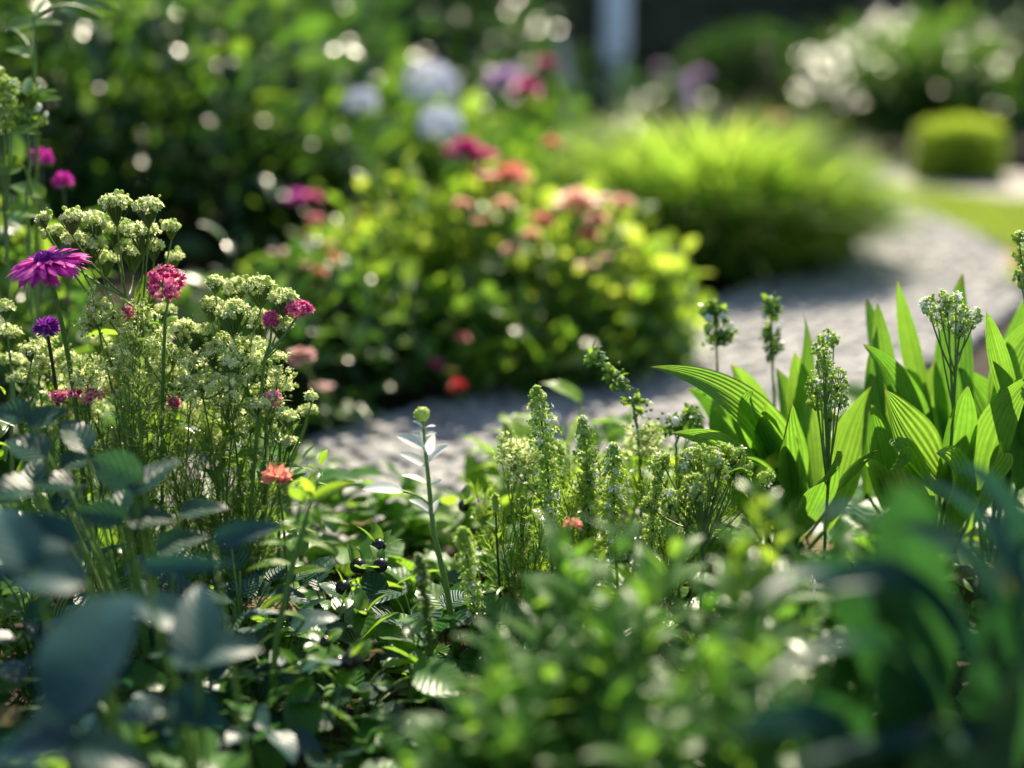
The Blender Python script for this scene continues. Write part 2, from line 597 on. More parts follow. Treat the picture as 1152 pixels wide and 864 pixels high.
def build_lawn_grass():
    r = np.random.default_rng(7)
    p = r.uniform(lawn_poly.min(0), lawn_poly.max(0), (26000, 2))
    p = p[inside(p, lawn_poly)]
    n = len(p)
    d = rnd_dirs(r, n, .55)
    T = leaf_T(1, 2, 'lance', .12, 0, .8, .2)
    b = MB().inst(T, orient(np.column_stack([p, np.full(n, -.008)]), d, r.uniform(0, 6, n), r.uniform(.02, .045, n)))
    tag(b.build('grass', M['lawn']), 'short sunlit lawn grass beside the curving stone path', 'grass', kind='stuff')


build_lawn_grass()


# ------------------------------------------------------------------ plant builders
def wiggle_stem(p0, p1, r, bend=.06, n=8):
    p0, p1 = np.asarray(p0, float), np.asarray(p1, float)
    L = np.linalg.norm(p1 - p0)
    c = (p0 + p1) / 2 + r.normal(0, bend * L, 3) * np.array([1, 1, .2])
    c[:2] = c[:2] * .75 + (p0[:2] * .75 + p1[:2] * .25) * .25 + 0 * c[:2]
    return bez(p0, c, p1, n)


def shrub(name, label, cat, base, rx, ry, h, nl, ls, mat, seed, group=None, T=L_OVAL_LO, nb=26, spread=.2, mat2=None, share2=.3, flowers=(), sparkle=(), low=.1, up=.5, floret=None):
    r = np.random.default_rng(seed)
    base = np.asarray(base, float)
    root = thing(name, label, cat, base, group)
    tw, fo = MB(), MB()
    u = rnd_dirs(r, nb, -.35)
    rad = r.uniform(.45, 1., nb) ** .6
    tips = base + np.array([0, 0, h * .46]) + u * np.array([rx, ry, h * .54]) * rad[:, None]
    tips[:, 2] = np.maximum(tips[:, 2], h * low)
    per = nl // nb
    pos, dirs = [], []
    for k in range(nb):
        mid = base + (tips[k] - base) * np.array([.35, .35, .6])
        q = bez(base + r.normal(0, .01, 3) * [1, 1, 0], mid, tips[k], 7)
        tw.add(tube(q, np.linspace(.0045, .0012, 8) * (h / .5) ** .6, 4))
        t = r.uniform(.35, 1.02, per)
        i = np.clip((t * 7).astype(int), 0, 6)
        pp = q[i] + (q[i + 1] - q[i]) * (t * 7 - i)[:, None]
        off = r.normal(0, 1, (per, 3)) * spread * min(rx, h * .8) * .55
        pp = pp + off
        axis = nrm(q[-1] - q[-3])
        dd = nrm(nrm(off) * .9 + axis * .5 + r.normal(0, .35, (per, 3)) + np.array([0, 0, up - .35]))
        pos.append(pp)
        dirs.append(dd)
    pos, dirs = np.vstack(pos), np.vstack(dirs)
    ok = pos[:, 2] > .01
    pos, dirs = pos[ok], dirs[ok]
    n = len(pos)
    sc = ls * r.uniform(.55, 1.25, n)
    X = orient(pos, dirs, r.normal(0, .6, n), sc)
    if mat2 is not None:
        sel = r.random(n) < share2
        fo.inst(T, X[~sel], 0)
        fo.inst(T, X[sel], 1)
    else:
        fo.inst(T, X)
    for (px, py, d, s) in sparkle:          # extra leaves added as glints, each turned to mirror the sun into the camera
        c = P(px, py, d)
        hv = nrm(nrm(CAMP - c) + SUN) + r.normal(0, .07, 3)
        fo.inst(T, orient(c, nrm(np.cross(hv, r.normal(0, 1, 3))), 0, s * 1.7, hv))
    tw.build('branches', M['twig'], root)
    fo.build('foliage', [mat] + ([mat2] if mat2 is not None else []), root)
    for f in flowers:
        bloom(root, *f, seed=int(r.integers(1e6)))
    return root


def bloom(root, px, py, d, rpx, mat, kind='ball', seed=0, name='flower'):
    """A flower head at the photo pixel, on its own stalk."""
    r = np.random.default_rng(seed)
    c = P(px, py, d)
    R_ = rpx * d / F_PX
    b = MB()
    if kind == 'ball':                      # peony or dahlia: layered cupped petals
        for q, (n, el, s) in enumerate(((7, 1.25, .8), (9, .85, .95), (11, .45, 1.05), (12, .05, 1.1))):
            a = np.linspace(0, 2 * PI, n, endpoint=False) + q * .4 + r.normal(0, .12, n)
            e = el + r.normal(0, .12, n)
            dd = np.stack([np.cos(a) * np.cos(e), np.sin(a) * np.cos(e), np.sin(e)], 1)
            b.inst(PET, orient(np.tile(c - [0, 0, R_ * .35], (n, 1)), dd, r.normal(0, .2, n), R_ * s * r.uniform(.85, 1.1, n), sx=1.4))
    elif kind == 'flat':                    # open flower seen from the side
        n = 9
        a = np.linspace(0, 2 * PI, n, endpoint=False) + r.normal(0, .1, n)
        dd = np.stack([np.cos(a), np.sin(a), np.full(n, .22)], 1)
        b.inst(PET, orient(np.tile(c, (n, 1)), dd, r.normal(0, .15, n), R_ * r.uniform(.9, 1.1, n), sx=1.3))
    else:                                   # mop of small florets
        n = 90
        u = rnd_dirs(r, n, -.45)
        b.inst(FL4, orient(c + u * R_ * [1, 1, .85] * r.uniform(.8, .95, (n, 1)), u, r.uniform(0, 6, n), R_ * .3))
    o = b.build(name, M[mat], root)
    base = np.array(root.location)
    s = MB()
    foot_ = base + (c - base) * np.array([.55, .55, 0])
    foot_[2] = max(0, c[2] * .25)
    s.add(tube(bez(foot_, (foot_ * .4 + c * .6) * [1, 1, 1], c - [0, 0, R_ * .3], 6), np.linspace(.004, .002, 7), 4))
    k = s.build('flower_stalk', M['stem'], o)
    return o


def head_of(c, R_, r, mats, n=42, fs=.006, flat=.65, T=FL5, zmin=-.2, buds=.4, ray_from=None):
    """Dense flower head of florets and round buds; returns MB using material slots 0 florets, 1 buds, 2 stalks."""
    b = MB()
    u = rnd_dirs(r, n, zmin)
    p = c + u * R_ * np.array([1, 1, flat]) * r.uniform(.5, 1.08, (n, 1))
    sel = r.random(n) < buds
    a = ~sel
    b.inst(T, orient(p[a], nrm(u[a] + r.normal(0, .25, (a.sum(), 3)) + [0, 0, .3]), r.uniform(0, 6, a.sum()), fs * r.uniform(.6, 1.15, a.sum())), 0)
    b.inst(BALL_LO, orient(p[sel], u[sel], 0, fs * .5 * r.uniform(.6, 1.2, sel.sum())), 1)
    if ray_from is not None:
        for q in p[::2]:
            b.add(tube(bez(ray_from, ray_from * .4 + q * .6 + r.normal(0, R_ * .08, 3), q, 3), .0005, 3), 2)
    return b


# ------------------------------------------------------------------ far background
def build_hedge():
    """Tall clipped hedge closing the garden."""
    r = np.random.default_rng(11)
    root = thing('hedge', 'tall dark clipped hedge closing off the back of the garden', 'hedge', (1, 9.6, 0))
    core = MB()
    x0, x1, y0, y1, h = -7., 9., 9.25, 10.1, 1.6
    q = np.array([[x0, y0, -.02], [x1, y0, -.02], [x1, y1, -.02], [x0, y1, -.02], [x0, y0, h], [x1, y0, h], [x1, y1, h], [x0, y1, h]])
    core.add((q, [np.array([[0, 1, 5, 4], [1, 2, 6, 5], [2, 3, 7, 6], [3, 0, 4, 7], [4, 5, 6, 7]])], np.zeros((8, 2))))
    core.build('inner_twigs', M['dark_stem'], root, False)
    n = 15000
    b = MB()
    p = np.column_stack([r.uniform(x0, x1, n), y0 - .03 + r.normal(0, .05, n) + .05 * np.sin(r.uniform(x0, x1, n) * 3), r.uniform(0, h + .1, n)])
    d = nrm(rnd_dirs(r, n) + [0, -.7, .35])
    b.inst(leaf_T(2, 2, 'oval', .5, .25, .6, .2), orient(p, d, r.uniform(-1, 1, n), .085 * r.uniform(.6, 1.3, n)))
    m = 5000
    p = np.column_stack([r.uniform(x0, x1, m), r.uniform(y0, y1, m), h + r.normal(.02, .05, m)])
    b.inst(leaf_T(2, 2, 'oval', .5, .25, .6, .2), orient(p, nrm(rnd_dirs(r, m) + [0, 0, .8]), r.uniform(-1, 1, m), .085 * r.uniform(.6, 1.3, m)))
    b.build('foliage', M['deep'], root)


build_hedge()


def tree(label, base, h, cr, cz, nleaf, ls, seed, mat='dark', lean=0.1, group='trees behind the flower beds'):
    r = np.random.default_rng(seed)
    base = np.asarray(base, float)
    root = thing('tree', label, 'tree', base, group)
    t = MB()
    top = base + [lean, 0, h * .8]
    q = bez(base, base + [0, .05, h * .5], top, 10)
    t.add(tube(q, np.linspace(.11, .03, 11) * h / 3.5, 10))
    c = base + [lean, 0, cz]
    pos, dirs = [], []
    for k in range(34):
        u = rnd_dirs(r, 1, -.6)[0]
        tip = c + u * np.array([cr, cr, h - cz]) * r.uniform(.55, 1.)
        s = q[r.integers(4, 10)]
        bb = bez(s, (s + tip) / 2 + [0, 0, .15], tip, 5)
        t.add(tube(bb, np.linspace(.03, .006, 6) * h / 3.5, 5))
        m = nleaf // 34
        off = r.normal(0, 1, (m, 3)) * cr * .17
        pos.append(bb[r.integers(2, 6, m)] + off)
        dirs.append(nrm(nrm(off) + r.normal(0, .5, (m, 3)) + [0, 0, -.2]))
    t.build('trunk', M['bark'], root)
    pos, dirs = np.vstack(pos), np.vstack(dirs)
    n = len(pos)
    MB().inst(leaf_T(2, 3, 'oval', .55, .25, .6, .1), orient(pos, dirs, r.normal(0, .6, n), ls * r.uniform(.6, 1.3, n))).build('crown', M[mat], root)
    return root


tree('leafy tree far behind the yard-high shrubs at the left of the garden', foot(60, 7.2), 3.6, 1.25, 2.1, 6000, .11, 21)
tree('grey barked tree standing beside the white flowering shrub', foot(948, 9.0), 3.4, .7, 2.7, 3000, .1, 22, lean=1.5)
tree('dark leafy tree behind the blue white hydrangea blooms', foot(395, 8.2), 3.4, 1.2, 2.2, 5500, .11, 23)

# pale round post, top out of frame
def build_post():
    b0 = foot(685, 7.4)
    root = thing('garden_post', 'pale blue grey round post behind the tall grass clump', 'post', b0)
    k = MB().add(lathe([(.001, 0), (.11, 0), (.11, .05), (.085, .09), (.075, .12), (.068, .13), (.066, 2.2), (.068, 2.21)], 24))
    for t in k.V:
        t += b0
    k.build('shaft', M['post'], root)
    c = MB().add(lathe([(.068, 2.205), (.09, 2.22), (.09, 2.27), (.05, 2.31), (.03, 2.35), (.001, 2.36)], 24))
    for t in c.V:
        t += b0
    c.build('cap', M['post'], root)


build_post()
sb = foot(652, 5.2)
sk = thing('garden_stake', 'pale weathered stake leaning beside the round post', 'stake', sb)
MB().add(tube([sb, (sb + P(630, 45, 5.2)) / 2, P(630, 45, 5.2)], [.022, .021, .019], 8)).add(
    (lambda T: (T[0] * .019 + P(630, 45, 5.2), T[1], T[2]))(ball_T(8, 4, .5))).build('shaft', M['stake'], sk)


def clipped(name, label, base, rx, ry, h, n, ls, mat, seed, box=False):
    """Clipped bush: branches within, a dense leafy skin of real leaves."""
    r = np.random.default_rng(seed)
    base = np.asarray(base, float)
    root = thing(name, label, 'bush', base)
    t = MB()
    for k in range(14):
        u = rnd_dirs(r, 1, .1)[0]
        t.add(tube(bez(base, base + [0, 0, h * .3], base + u * [rx * .8, ry * .8, h * .85], 5), np.linspace(.015, .005, 6), 4))
    t.build('branches', M['twig'], root)
    u = rnd_dirs(r, n, -.1)
    if box:
        u = u / np.maximum(np.abs(u), 1e-6).max(1, keepdims=True) ** .8
    sh = np.where(np.arange(n) % 3 == 0, r.uniform(.5, .95, n), 1 + r.normal(0, .025, n))
    p = base + u * [rx, ry, h] * sh[:, None]
    p[:, 2] = np.maximum(p[:, 2], .01)
    d = nrm(nrm(u) + r.normal(0, .6, (n, 3)) + [0, 0, .3])
    MB().inst(leaf_T(2, 2, 'oval', .55, .2, .6, .2), orient(p, d, r.uniform(-1, 1, n), ls * r.uniform(.6, 1.25, n))).build('foliage', M[mat], root)
    return root


clipped('topiary_dome', 'dark green clipped dome bush in front of the back hedge', foot(832, 7.6), .50, .42, .53, 9000, .045, 'dark', 31)
clipped('box_bush', 'bright yellow green clipped low bush behind the gravel walk', foot(1058, 5.7), .135, .13, .20, 4200, .032, 'yellow', 32, True)

# ------------------------------------------------------------------ shrubs and flowers of the far beds
# white flowering shrub, right
def white_shrub():
    r = np.random.default_rng(41)
    fl = []
    pts = [(905, 95), (915, 82), (922, 70), (930, 60), (940, 78), (950, 55), (960, 45), (935, 95), (975, 35), (985, 25), (992, 18), (1005, 40), (1000, 25), (1015, 30), (1020, 15), (1025, 22), (1040, 40), (1045, 60), (1002, 72), (1042, 80), (1066, 72), (1065, 35), (1072, 50), (955, 110), (1090, 65), (1095, 40), (1120, 75), (1030, 50), (968, 62), (1110, 30), (1140, 50), (905, 60), (948, 68), (1085, 100)]
    for (x, y) in pts:
        fl.append((x, y, 6.62 - .0042 * y + r.uniform(-.05, .05), r.uniform(5, 8), 'white', 'flat' if r.random() < .5 else 'ball'))
    b = foot(1030, 6.9)
    shrub('flowering_shrub', 'large dark leaved shrub covered in small white flowers beyond the gravel walk', 'shrub', b, .70, .55, .62, 3000, .07, M['mid'], 42, None, nb=40, flowers=fl, sparkle=[(x + dx, y + dy, 6.5 - .0042 * y, .03) for x, y in pts for dx, dy in ((3, -3), (-6, 5), (8, 6))])


white_shrub()
shrub('leafy_shrub', 'dense shrub at the right edge beside the white flowering shrub', 'shrub', foot(1190, 7.1), .5, .4, .9, 1600, .08, M['mid'], 43, 'shrubs of the far beds')
shrub('leafy_shrub', 'dark shrub standing between the topiary dome and the post', 'shrub', foot(740, 6.6), .35, .3, .33, 900, .06, M['dark'], 44, 'shrubs of the far beds', flowers=[(787, 83, 5.2, 12, 'lilac', 'ball'), (745, 75, 6.4, 8, 'lilac', 'ball')])

SP = [(235, 40, 14), (235, 70, 18), (240, 80, 18), (78, 53, 11), (48, 50, 12), (105, 100, 11), (98, 75, 9), (115, 122, 12), (128, 157, 12), (170, 118, 11), (170, 142, 10), (172, 172, 11), (101, 192, 8), (200, 215, 14), (218, 217, 14), (240, 243, 13), (302, 140, 18), (318, 151, 14), (145, 6, 12), (172, 8, 11), (30, 20, 10), (260, 66, 9)]
sp_a = [(x, y, 2.75, s * 2.75 / F_PX) for x, y, s in SP if x < 140]
sp_b = [(x, y, 3.0, s * 3.0 / F_PX) for x, y, s in SP if x >= 140]
SPT = [(357, 30, 9), (370, 22, 10), (408, 38, 8), (432, 32, 8), (406, 5, 10), (422, 7, 11), (460, 13, 12), (482, 12, 9), (516, 12, 11), (545, 14, 11), (461, 32, 8), (600, 22, 8), (395, 20, 8), (500, 30, 7)]
sp_t = [(x, y, 6.0, s * 6.0 / F_PX) for x, y, s in SPT]

shrub('leafy_shrub', 'tall shrub with glossy sparkling leaves behind the cream flower clump', 'shrub', foot(215, 3.15), .42, .35, .78, 1500, .075, M['mid'], 51, 'shrubs of the far beds', sparkle=sp_b, mat2=M['dark'], share2=.6, T=L_OVAL)
shrub('leafy_shrub', 'dark glossy shrub at the left edge with bright upper leaves', 'shrub', foot(15, 2.95), .4, .32, .82, 1400, .075, M['mid'], 52, 'shrubs of the far beds', sparkle=sp_a, mat2=M['dark'], share2=.6, T=L_OVAL)
shrub('leafy_shrub', 'sunlit yellow green shrub left of the blue white hydrangeas', 'shrub', foot(350, 3.5), .30, .3, .38, 900, .08, M['fresh'], 53, 'shrubs of the far beds', mat2=M['dark'], share2=.55, T=L_OVAL)
shrub('leafy_shrub', 'broad dark shrub behind the sparkling leaved shrub', 'shrub', foot(290, 4.4), .65, .5, .85, 1800, .09, M['mid'], 54, 'shrubs of the far beds', mat2=M['dark'], share2=.62, flowers=[(122, 38, 3.5, 8, 'red', 'ball')])
shrub('leafy_shrub', 'tallest dark shrub under the leafy tree at the left', 'shrub', foot(60, 4.8), .75, .5, 1.25, 2200, .09, M['dark'], 55, 'shrubs of the far beds', mat2=M['mid'], share2=.4)
shrub('leafy_shrub', 'dark shrub with scattered bright gleams at the top edge', 'shrub', foot(480, 6.4), .75, .5, .9, 2200, .08, M['dark'], 56, 'shrubs of the far beds', sparkle=sp_t, flowers=[(340, 6, 6., 9, 'red', 'ball')])
shrub('hydrangea', 'green hydrangea bush with three blue white mophead blooms', 'hydrangea', foot(470, 3.75), .38, .3, .40, 1100, .085, M['mid'], 57, mat2=M['fresh'], share2=.5,
      flowers=[(485, 97, 3.2, 28, 'bluewhite', 'mop'), (495, 141, 2.95, 23, 'bluewhite', 'mop'), (407, 116, 3.0, 18, 'bluewhite', 'mop'), (405, 90, 4.3, 8, 'red', 'ball')])
shrub('peony', 'peony bush with lilac and deep magenta blooms near the pale stake', 'peony', foot(585, 4.1), .30, .26, .40, 900, .08, M['mid'], 58,
      flowers=[(568, 86, 3.3, 27, 'lilac', 'ball'), (592, 98, 3.1, 20, 'wine', 'ball'), (615, 70, 3.3, 13, 'wine', 'ball')])
shrub('peony', 'green bush with one wine red and one pink bloom below the hydrangeas', 'peony', foot(530, 3.6), .3, .25, .30, 700, .07, M['mid'], 59,
      flowers=[(524, 165, 2.5, 24, 'wine', 'ball'), (545, 173, 2.48, 17, 'pink', 'ball'), (465, 180, 3.5, 9, 'rose', 'flat')])
shrub('leafy_shrub', 'low dark shrub in front of the back hedge left of the post', 'shrub', foot(610, 6.9), .45, .35, .5, 1100, .07, M['dark'], 60, 'shrubs of the far beds')

# bushes along the path with coral, peach and pink flowers
TB = leaf_T(2, 4, 'round', .8, .15, .5, .1)
shrub('flowering_bush', 'yellow green rounded leaf bush topped by few pink blooms beside the path', 'bush', foot(480, 2.65), .22, .17, .37, 1000, .042, M['yellow'], 71, 'flowering bushes beside the path', T=TB, mat2=M['fresh'], share2=.35,
      flowers=[(338, 221, 2.55, 17, 'magenta', 'ball'), (352, 220, 2.5, 13, 'pink', 'ball'), (355, 245, 2.4, 11, 'rose', 'ball'), (405, 240, 2.5, 8, 'red', 'ball'), (350, 262, 2.4, 9, 'yellowp', 'flat'), (505, 366, 2.3, 9, 'peach', 'ball')])
shrub('flowering_bush', 'yellow leaved bush crowded with coral and peach blooms next to the tall grass', 'bush', foot(640, 2.62), .22, .18, .33, 950, .042, M['yellow'], 72, 'flowering bushes beside the path', T=TB, mat2=M['fresh'], share2=.35,
      flowers=[(575, 195, 2.50, 25, 'coral', 'ball'), (650, 222, 2.35, 26, 'peach', 'ball'), (672, 224, 2.30, 18, 'peach', 'flat'), (621, 160, 2.70, 13, 'coral', 'ball'), (548, 218, 2.50, 20, 'coral', 'flat'), (672, 245, 2.30, 16, 'peach', 'ball'), (700, 262, 2.30, 16, 'cream', 'flat'), (610, 245, 2.30, 16, 'coral', 'ball'), (540, 195, 2.50, 13, 'coral', 'ball'), (552, 200, 2.35, 16, 'coral', 'flat'), (566, 228, 2.32, 15, 'peach', 'ball'), (598, 262, 2.35, 13, 'peach', 'ball'), (628, 232, 2.32, 12, 'peach', 'flat'), (645, 240, 2.35, 16, 'peach', 'flat'), (662, 262, 2.32, 15, 'coral', 'ball'), (575, 280, 2.35, 13, 'peach', 'ball'), (540, 250, 2.32, 12, 'coral', 'flat'), (660, 300, 2.35, 16, 'peach', 'flat'), (700, 225, 2.32, 15, 'peach', 'ball'), (520, 228, 2.35, 13, 'peach', 'ball'), (680, 290, 2.25, 14, 'peach', 'flat')])
shrub('flowering_bush', 'small yellow green leafy bush at the bend of the path', 'bush', foot(722, 2.55), .12, .12, .2, 420, .038, M['yellow'], 73, 'flowering bushes beside the path', T=TB, mat2=M['fresh'], share2=.5)
shrub('flowering_bush', 'dark leaved bush with salmon pink blooms left of the yellow green bush', 'bush', foot(395, 2.42), .17, .15, .25, 800, .036, M['mid'], 74, 'flowering bushes beside the path', T=TB, mat2=M['fresh'], share2=.6,
      flowers=[(375, 290, 2.3, 10, 'coral', 'ball'), (360, 304, 2.25, 9, 'coral', 'ball'), (342, 299, 2.25, 10, 'peach', 'flat'), (378, 345, 2.25, 11, 'wine', 'ball'), (316, 286, 2.3, 16, 'dusty', 'flat'), (372, 275, 2.35, 9, 'coral', 'flat'), (338, 398, 1.75, 19, 'dusty', 'ball'), (363, 437, 2.0, 14, 'dusty', 'flat')])
shrub('flowering_bush', 'low dark green bush with red blooms overhanging the path edge', 'bush', foot(530, 2.36), .2, .13, .17, 900, .034, M['mid'], 75, 'flowering bushes beside the path', T=TB, mat2=M['fresh'], share2=.5,
      flowers=[(515, 432, 2.12, 12, 'red', 'ball'), (508, 418, 2.15, 9, 'yellowp', 'flat'), (490, 408, 2.2, 9, 'wine', 'ball'), (520, 378, 2.2, 9, 'coral', 'ball')])
shrub('flowering_bush', 'low dark leafy bush at the feet of the coral bush', 'bush', foot(680, 2.45), .17, .12, .13, 700, .034, M['mid'], 76, 'flowering bushes beside the path', T=TB, mat2=M['fresh'], share2=.45)
shrub('leafy_shrub', 'dark low shrub between the cream flower clump and the path', 'shrub', foot(300, 2.25), .2, .15, .24, 800, .045, M['dark'], 77, 'shrubs of the far beds', mat2=M['mid'], share2=.4)


# big fountain of grass at the bend
def tall_grass():
    r = np.random.default_rng(81)
    b0 = foot(782, 3.72)
    root = thing('ornamental_grass', 'large sunlit yellow green grass clump at the bend of the path', 'grass clump', b0)
    b = MB()
    T = leaf_T(1, 7, 'blade', .022, 0, 1.25, .1)
    n = 7500
    a = r.uniform(0, 2 * PI, n)
    rr = np.sqrt(r.uniform(0, 1, n))
    p = b0 + np.stack([rr * .27 * np.cos(a), rr * .27 * np.sin(a), np.zeros(n)], 1)
    lean = .06 + .6 * rr + r.normal(0, .15, n)
    a2 = a + r.normal(0, .5, n)
    d = np.stack([np.cos(a2) * np.sin(lean), np.sin(a2) * np.sin(lean), np.cos(lean)], 1)
    L = (.50 - .13 * rr) * r.uniform(.7, 1.12, n)
    b.inst(T, orient(p, d, r.normal(0, .5, n), L, sx=r.uniform(.8, 1.6, n)))
    for (x, y) in zip(r.uniform(625, 900, 90), r.uniform(112, 165, 90)):
        t_ = P(x, y, 3.7 + r.uniform(-.15, .2))
        f_ = b0 + np.array([(t_[0] - b0[0]) * .7, r.uniform(-.1, .15), 0])
        dv = t_ - f_
        b.inst(T, orient(f_, nrm(dv + [0, 0, .12]), r.normal(0, .5), np.linalg.norm(dv) * 1.1, sx=1.5))
    b.build('blades', M['grass'], root)
    k = MB()
    n = 2200
    a = r.uniform(PI * .9, PI * 2.1, n)
    p = b0 + np.stack([np.cos(a) * .36 * r.uniform(.75, 1.05, n), np.sin(a) * .38 * r.uniform(.7, 1.05, n), .01 + .17 * r.random(n) ** 1.2], 1)
    k.inst(TB, orient(p, nrm(rnd_dirs(r, n, -.2) + [0, -.6, .3]), r.normal(0, .6, n), .034 * r.uniform(.6, 1.3, n)))
    k.build('basal_leaves', M['mid'], root)
    s, e = MB(), MB()
    for (x, y) in [(690, 130), (720, 125), (735, 110), (748, 118), (765, 112), (783, 125), (800, 130), (820, 120), (845, 118), (660, 150), (878, 150)]:
        tp = P(x, y, 3.75)
        q = bez(b0 + [(tp[0] - b0[0]) * .4, 0, 0], b0 * .3 + tp * .7 - [0, 0, .05], tp, 8)
        s.add(tube(q, np.linspace(.0022, .001, 9), 4))
        m = 26
        t = r.uniform(.72, 1, m)
        e.inst(BALL_LO, orient(np.array([q[-1] * ((tt - .72) / .28) + q[-3] * (1 - (tt - .72) / .28) for tt in t]) + r.normal(0, .003, (m, 3)), (0, 0, 1), 0, .0035))
    s.build('flower_stalks', M['grass'], root)
    e.build('seed_heads', M['dusty'], root)


tall_grass()
fl_b = foot(868, 4.1)
ft = thing('pink_flower', 'single mauve pink bloom above the right side of the tall grass', 'flower', fl_b)
bloom(ft, 873, 133, 4.1, 13, 'rose', 'ball', 5, 'flower_head')
fl_b = foot(765, 4.3)
ft = thing('pink_flower', 'mauve spire of small blooms rising behind the tall grass', 'flower', fl_b)
for i_, y_ in enumerate((92, 104, 116, 128)):
    bloom(ft, 770 + 3 * i_, y_, 4.3, 8, 'lilac', 'mop', 6 + i_, 'flower_head')

shrub('orange_leaved_plant', 'low orange leaved plant where the lawn meets the path', 'plant', G(1165, 318), .07, .08, .09, 160, .03, M['orange_leaf'], 83, T=TB, mat2=M['yellow'], share2=.3)
exec_mid = True


# ------------------------------------------------------------------ ground cover of the near bed
def ground_cover():
    r = np.random.default_rng(101)
    n = 6200
    p = np.column_stack([r.uniform(-.85, .95, n), r.uniform(.55, 2.15, n)])
    p = p[~inside(p, path_poly)]
    p = p[(p[:, 1] > 1.16) | (r.random(len(p)) < .5)]
    n = len(p)
    # patches: fresh light leaves in the middle behind the spikes, dark glossy ones elsewhere
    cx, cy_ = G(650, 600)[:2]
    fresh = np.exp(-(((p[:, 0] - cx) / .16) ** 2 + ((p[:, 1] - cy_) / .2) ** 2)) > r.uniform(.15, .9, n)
    z = r.uniform(.012, .075, n) * np.clip(1.9 - p[:, 1] * .75, .35, 1)
    hump = .5 + .5 * np.sin(p[:, 0] * 19 + 1) * np.sin(p[:, 1] * 15)
    z = z * (.6 + .6 * hump)
    a = r.uniform(0, 2 * PI, n)
    el = r.normal(.18, .4, n)
    d = np.stack([np.cos(a) * np.cos(el), np.sin(a) * np.cos(el), np.sin(el)], 1)
    s = r.uniform(.018, .05, n)
    pos = np.column_stack([p, z])
    big = r.random(n) < .25
    s = np.where(big, r.uniform(.042, .062, n), s)
    pos[big, 2] += .015
    X = orient(pos, d, r.normal(0, .3, n), s)
    lev = r.random(n) < .3                  # level leaves
    X[lev] = orient(pos[lev], d[lev] * [1, 1, .15], 0, s[lev], np.array([0, -.12, 1]) + r.normal(0, .13, (lev.sum(), 3)))
    kind = r.integers(0, 3, n)
    b = MB()
    for k, T in enumerate((L_RIB, L_RIBO, L_ROUND)):
        old = r.random(n) < .05
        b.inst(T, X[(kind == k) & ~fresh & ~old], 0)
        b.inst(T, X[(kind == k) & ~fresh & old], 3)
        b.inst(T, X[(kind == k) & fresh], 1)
    for i in range(0, n, 2):                # leaf stalks
        q = pos[i]
        g = np.array([q[0] - d[i, 0] * .02, q[1] - d[i, 1] * .02, -.015])
        b.add(tube(bez(g, (g + q) / 2 + [0, 0, .015], q, 3), .0008, 3), 2)
    tag(b.build('ground_cover', [M['gloss_vein'], M['fresh_vein'], M['stem'], M['old_leaf']]), 'creeping ground cover of small glossy oval leaves over dark soil', 'ground cover', kind='stuff')


ground_cover()


def broad_clump(label, pts, d, seed, leaf=(.035, .055), n=24, rad=.12, h=.09, mat='gloss_vein', group='leafy clumps in the near bed', T=L_RIB, name='leafy_clump', px=None):
    """Low clump of larger veined leaves on arching stalks."""
    r = np.random.default_rng(seed)
    base = np.asarray(pts, float)
    root = thing(name, label, 'plant', base, group)
    st, fo = MB(), MB()
    for i in range(n):
        a = r.uniform(0, 2 * PI)
        rr = rad * math.sqrt(r.random())
        q = base + [rr * math.cos(a), rr * math.sin(a), h * (1.1 - .6 * rr / rad) * r.uniform(.55, 1.15)]
        st.add(tube(bez(base + r.normal(0, .006, 3) * [1, 1, 0], base * .6 + q * .4 + [0, 0, h * .4], q, 6), np.linspace(.0016, .0009, 7), 4))
        a2 = a + r.normal(0, .5)
        el = r.normal(.3, .4)
        fo.inst(T, orient(q, (math.cos(a2) * math.cos(el), math.sin(a2) * math.cos(el), math.sin(el)), r.normal(0, .25), r.uniform(*leaf)))
    st.build('stems', M['stem'], root)
    fo.build('foliage', M[mat], root)
    return root


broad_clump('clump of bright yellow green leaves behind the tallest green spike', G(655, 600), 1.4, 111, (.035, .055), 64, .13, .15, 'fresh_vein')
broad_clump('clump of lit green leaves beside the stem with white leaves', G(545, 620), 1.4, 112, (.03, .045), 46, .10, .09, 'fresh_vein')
broad_clump('clump of glossy sunlit leaves at the foot of the feathery herb', G(330, 640), 1.4, 113, (.045, .065), 34, .11, .12, 'gloss_vein')
broad_clump('clump of ribbed blue green leaves right of the narrow leaved stem', G(372, 740), 1.2, 114, (.035, .045), 18, .07, .07, 'teal_vein', T=L_RIBO)
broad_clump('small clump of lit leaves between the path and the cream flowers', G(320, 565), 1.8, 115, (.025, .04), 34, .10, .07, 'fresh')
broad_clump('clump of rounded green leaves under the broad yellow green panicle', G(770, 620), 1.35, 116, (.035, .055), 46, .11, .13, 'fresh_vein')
broad_clump('clump of dull blue green leaves beside the fern-like dark spike', G(470, 760), 1.2, 117, (.03, .045), 26, .09, .08, 'teal_vein', T=L_ROUND)
broad_clump('clump of small round leaves growing out of bare soil at the bottom', G(300, 850), 1.05, 118, (.022, .035), 34, .10, .06, 'teal_vein', T=L_ROUND)
broad_clump('clump of shiny dark leaves beside the bare soil', G(400, 835), 1.1, 119, (.03, .042), 18, .07, .075, 'gloss_vein')

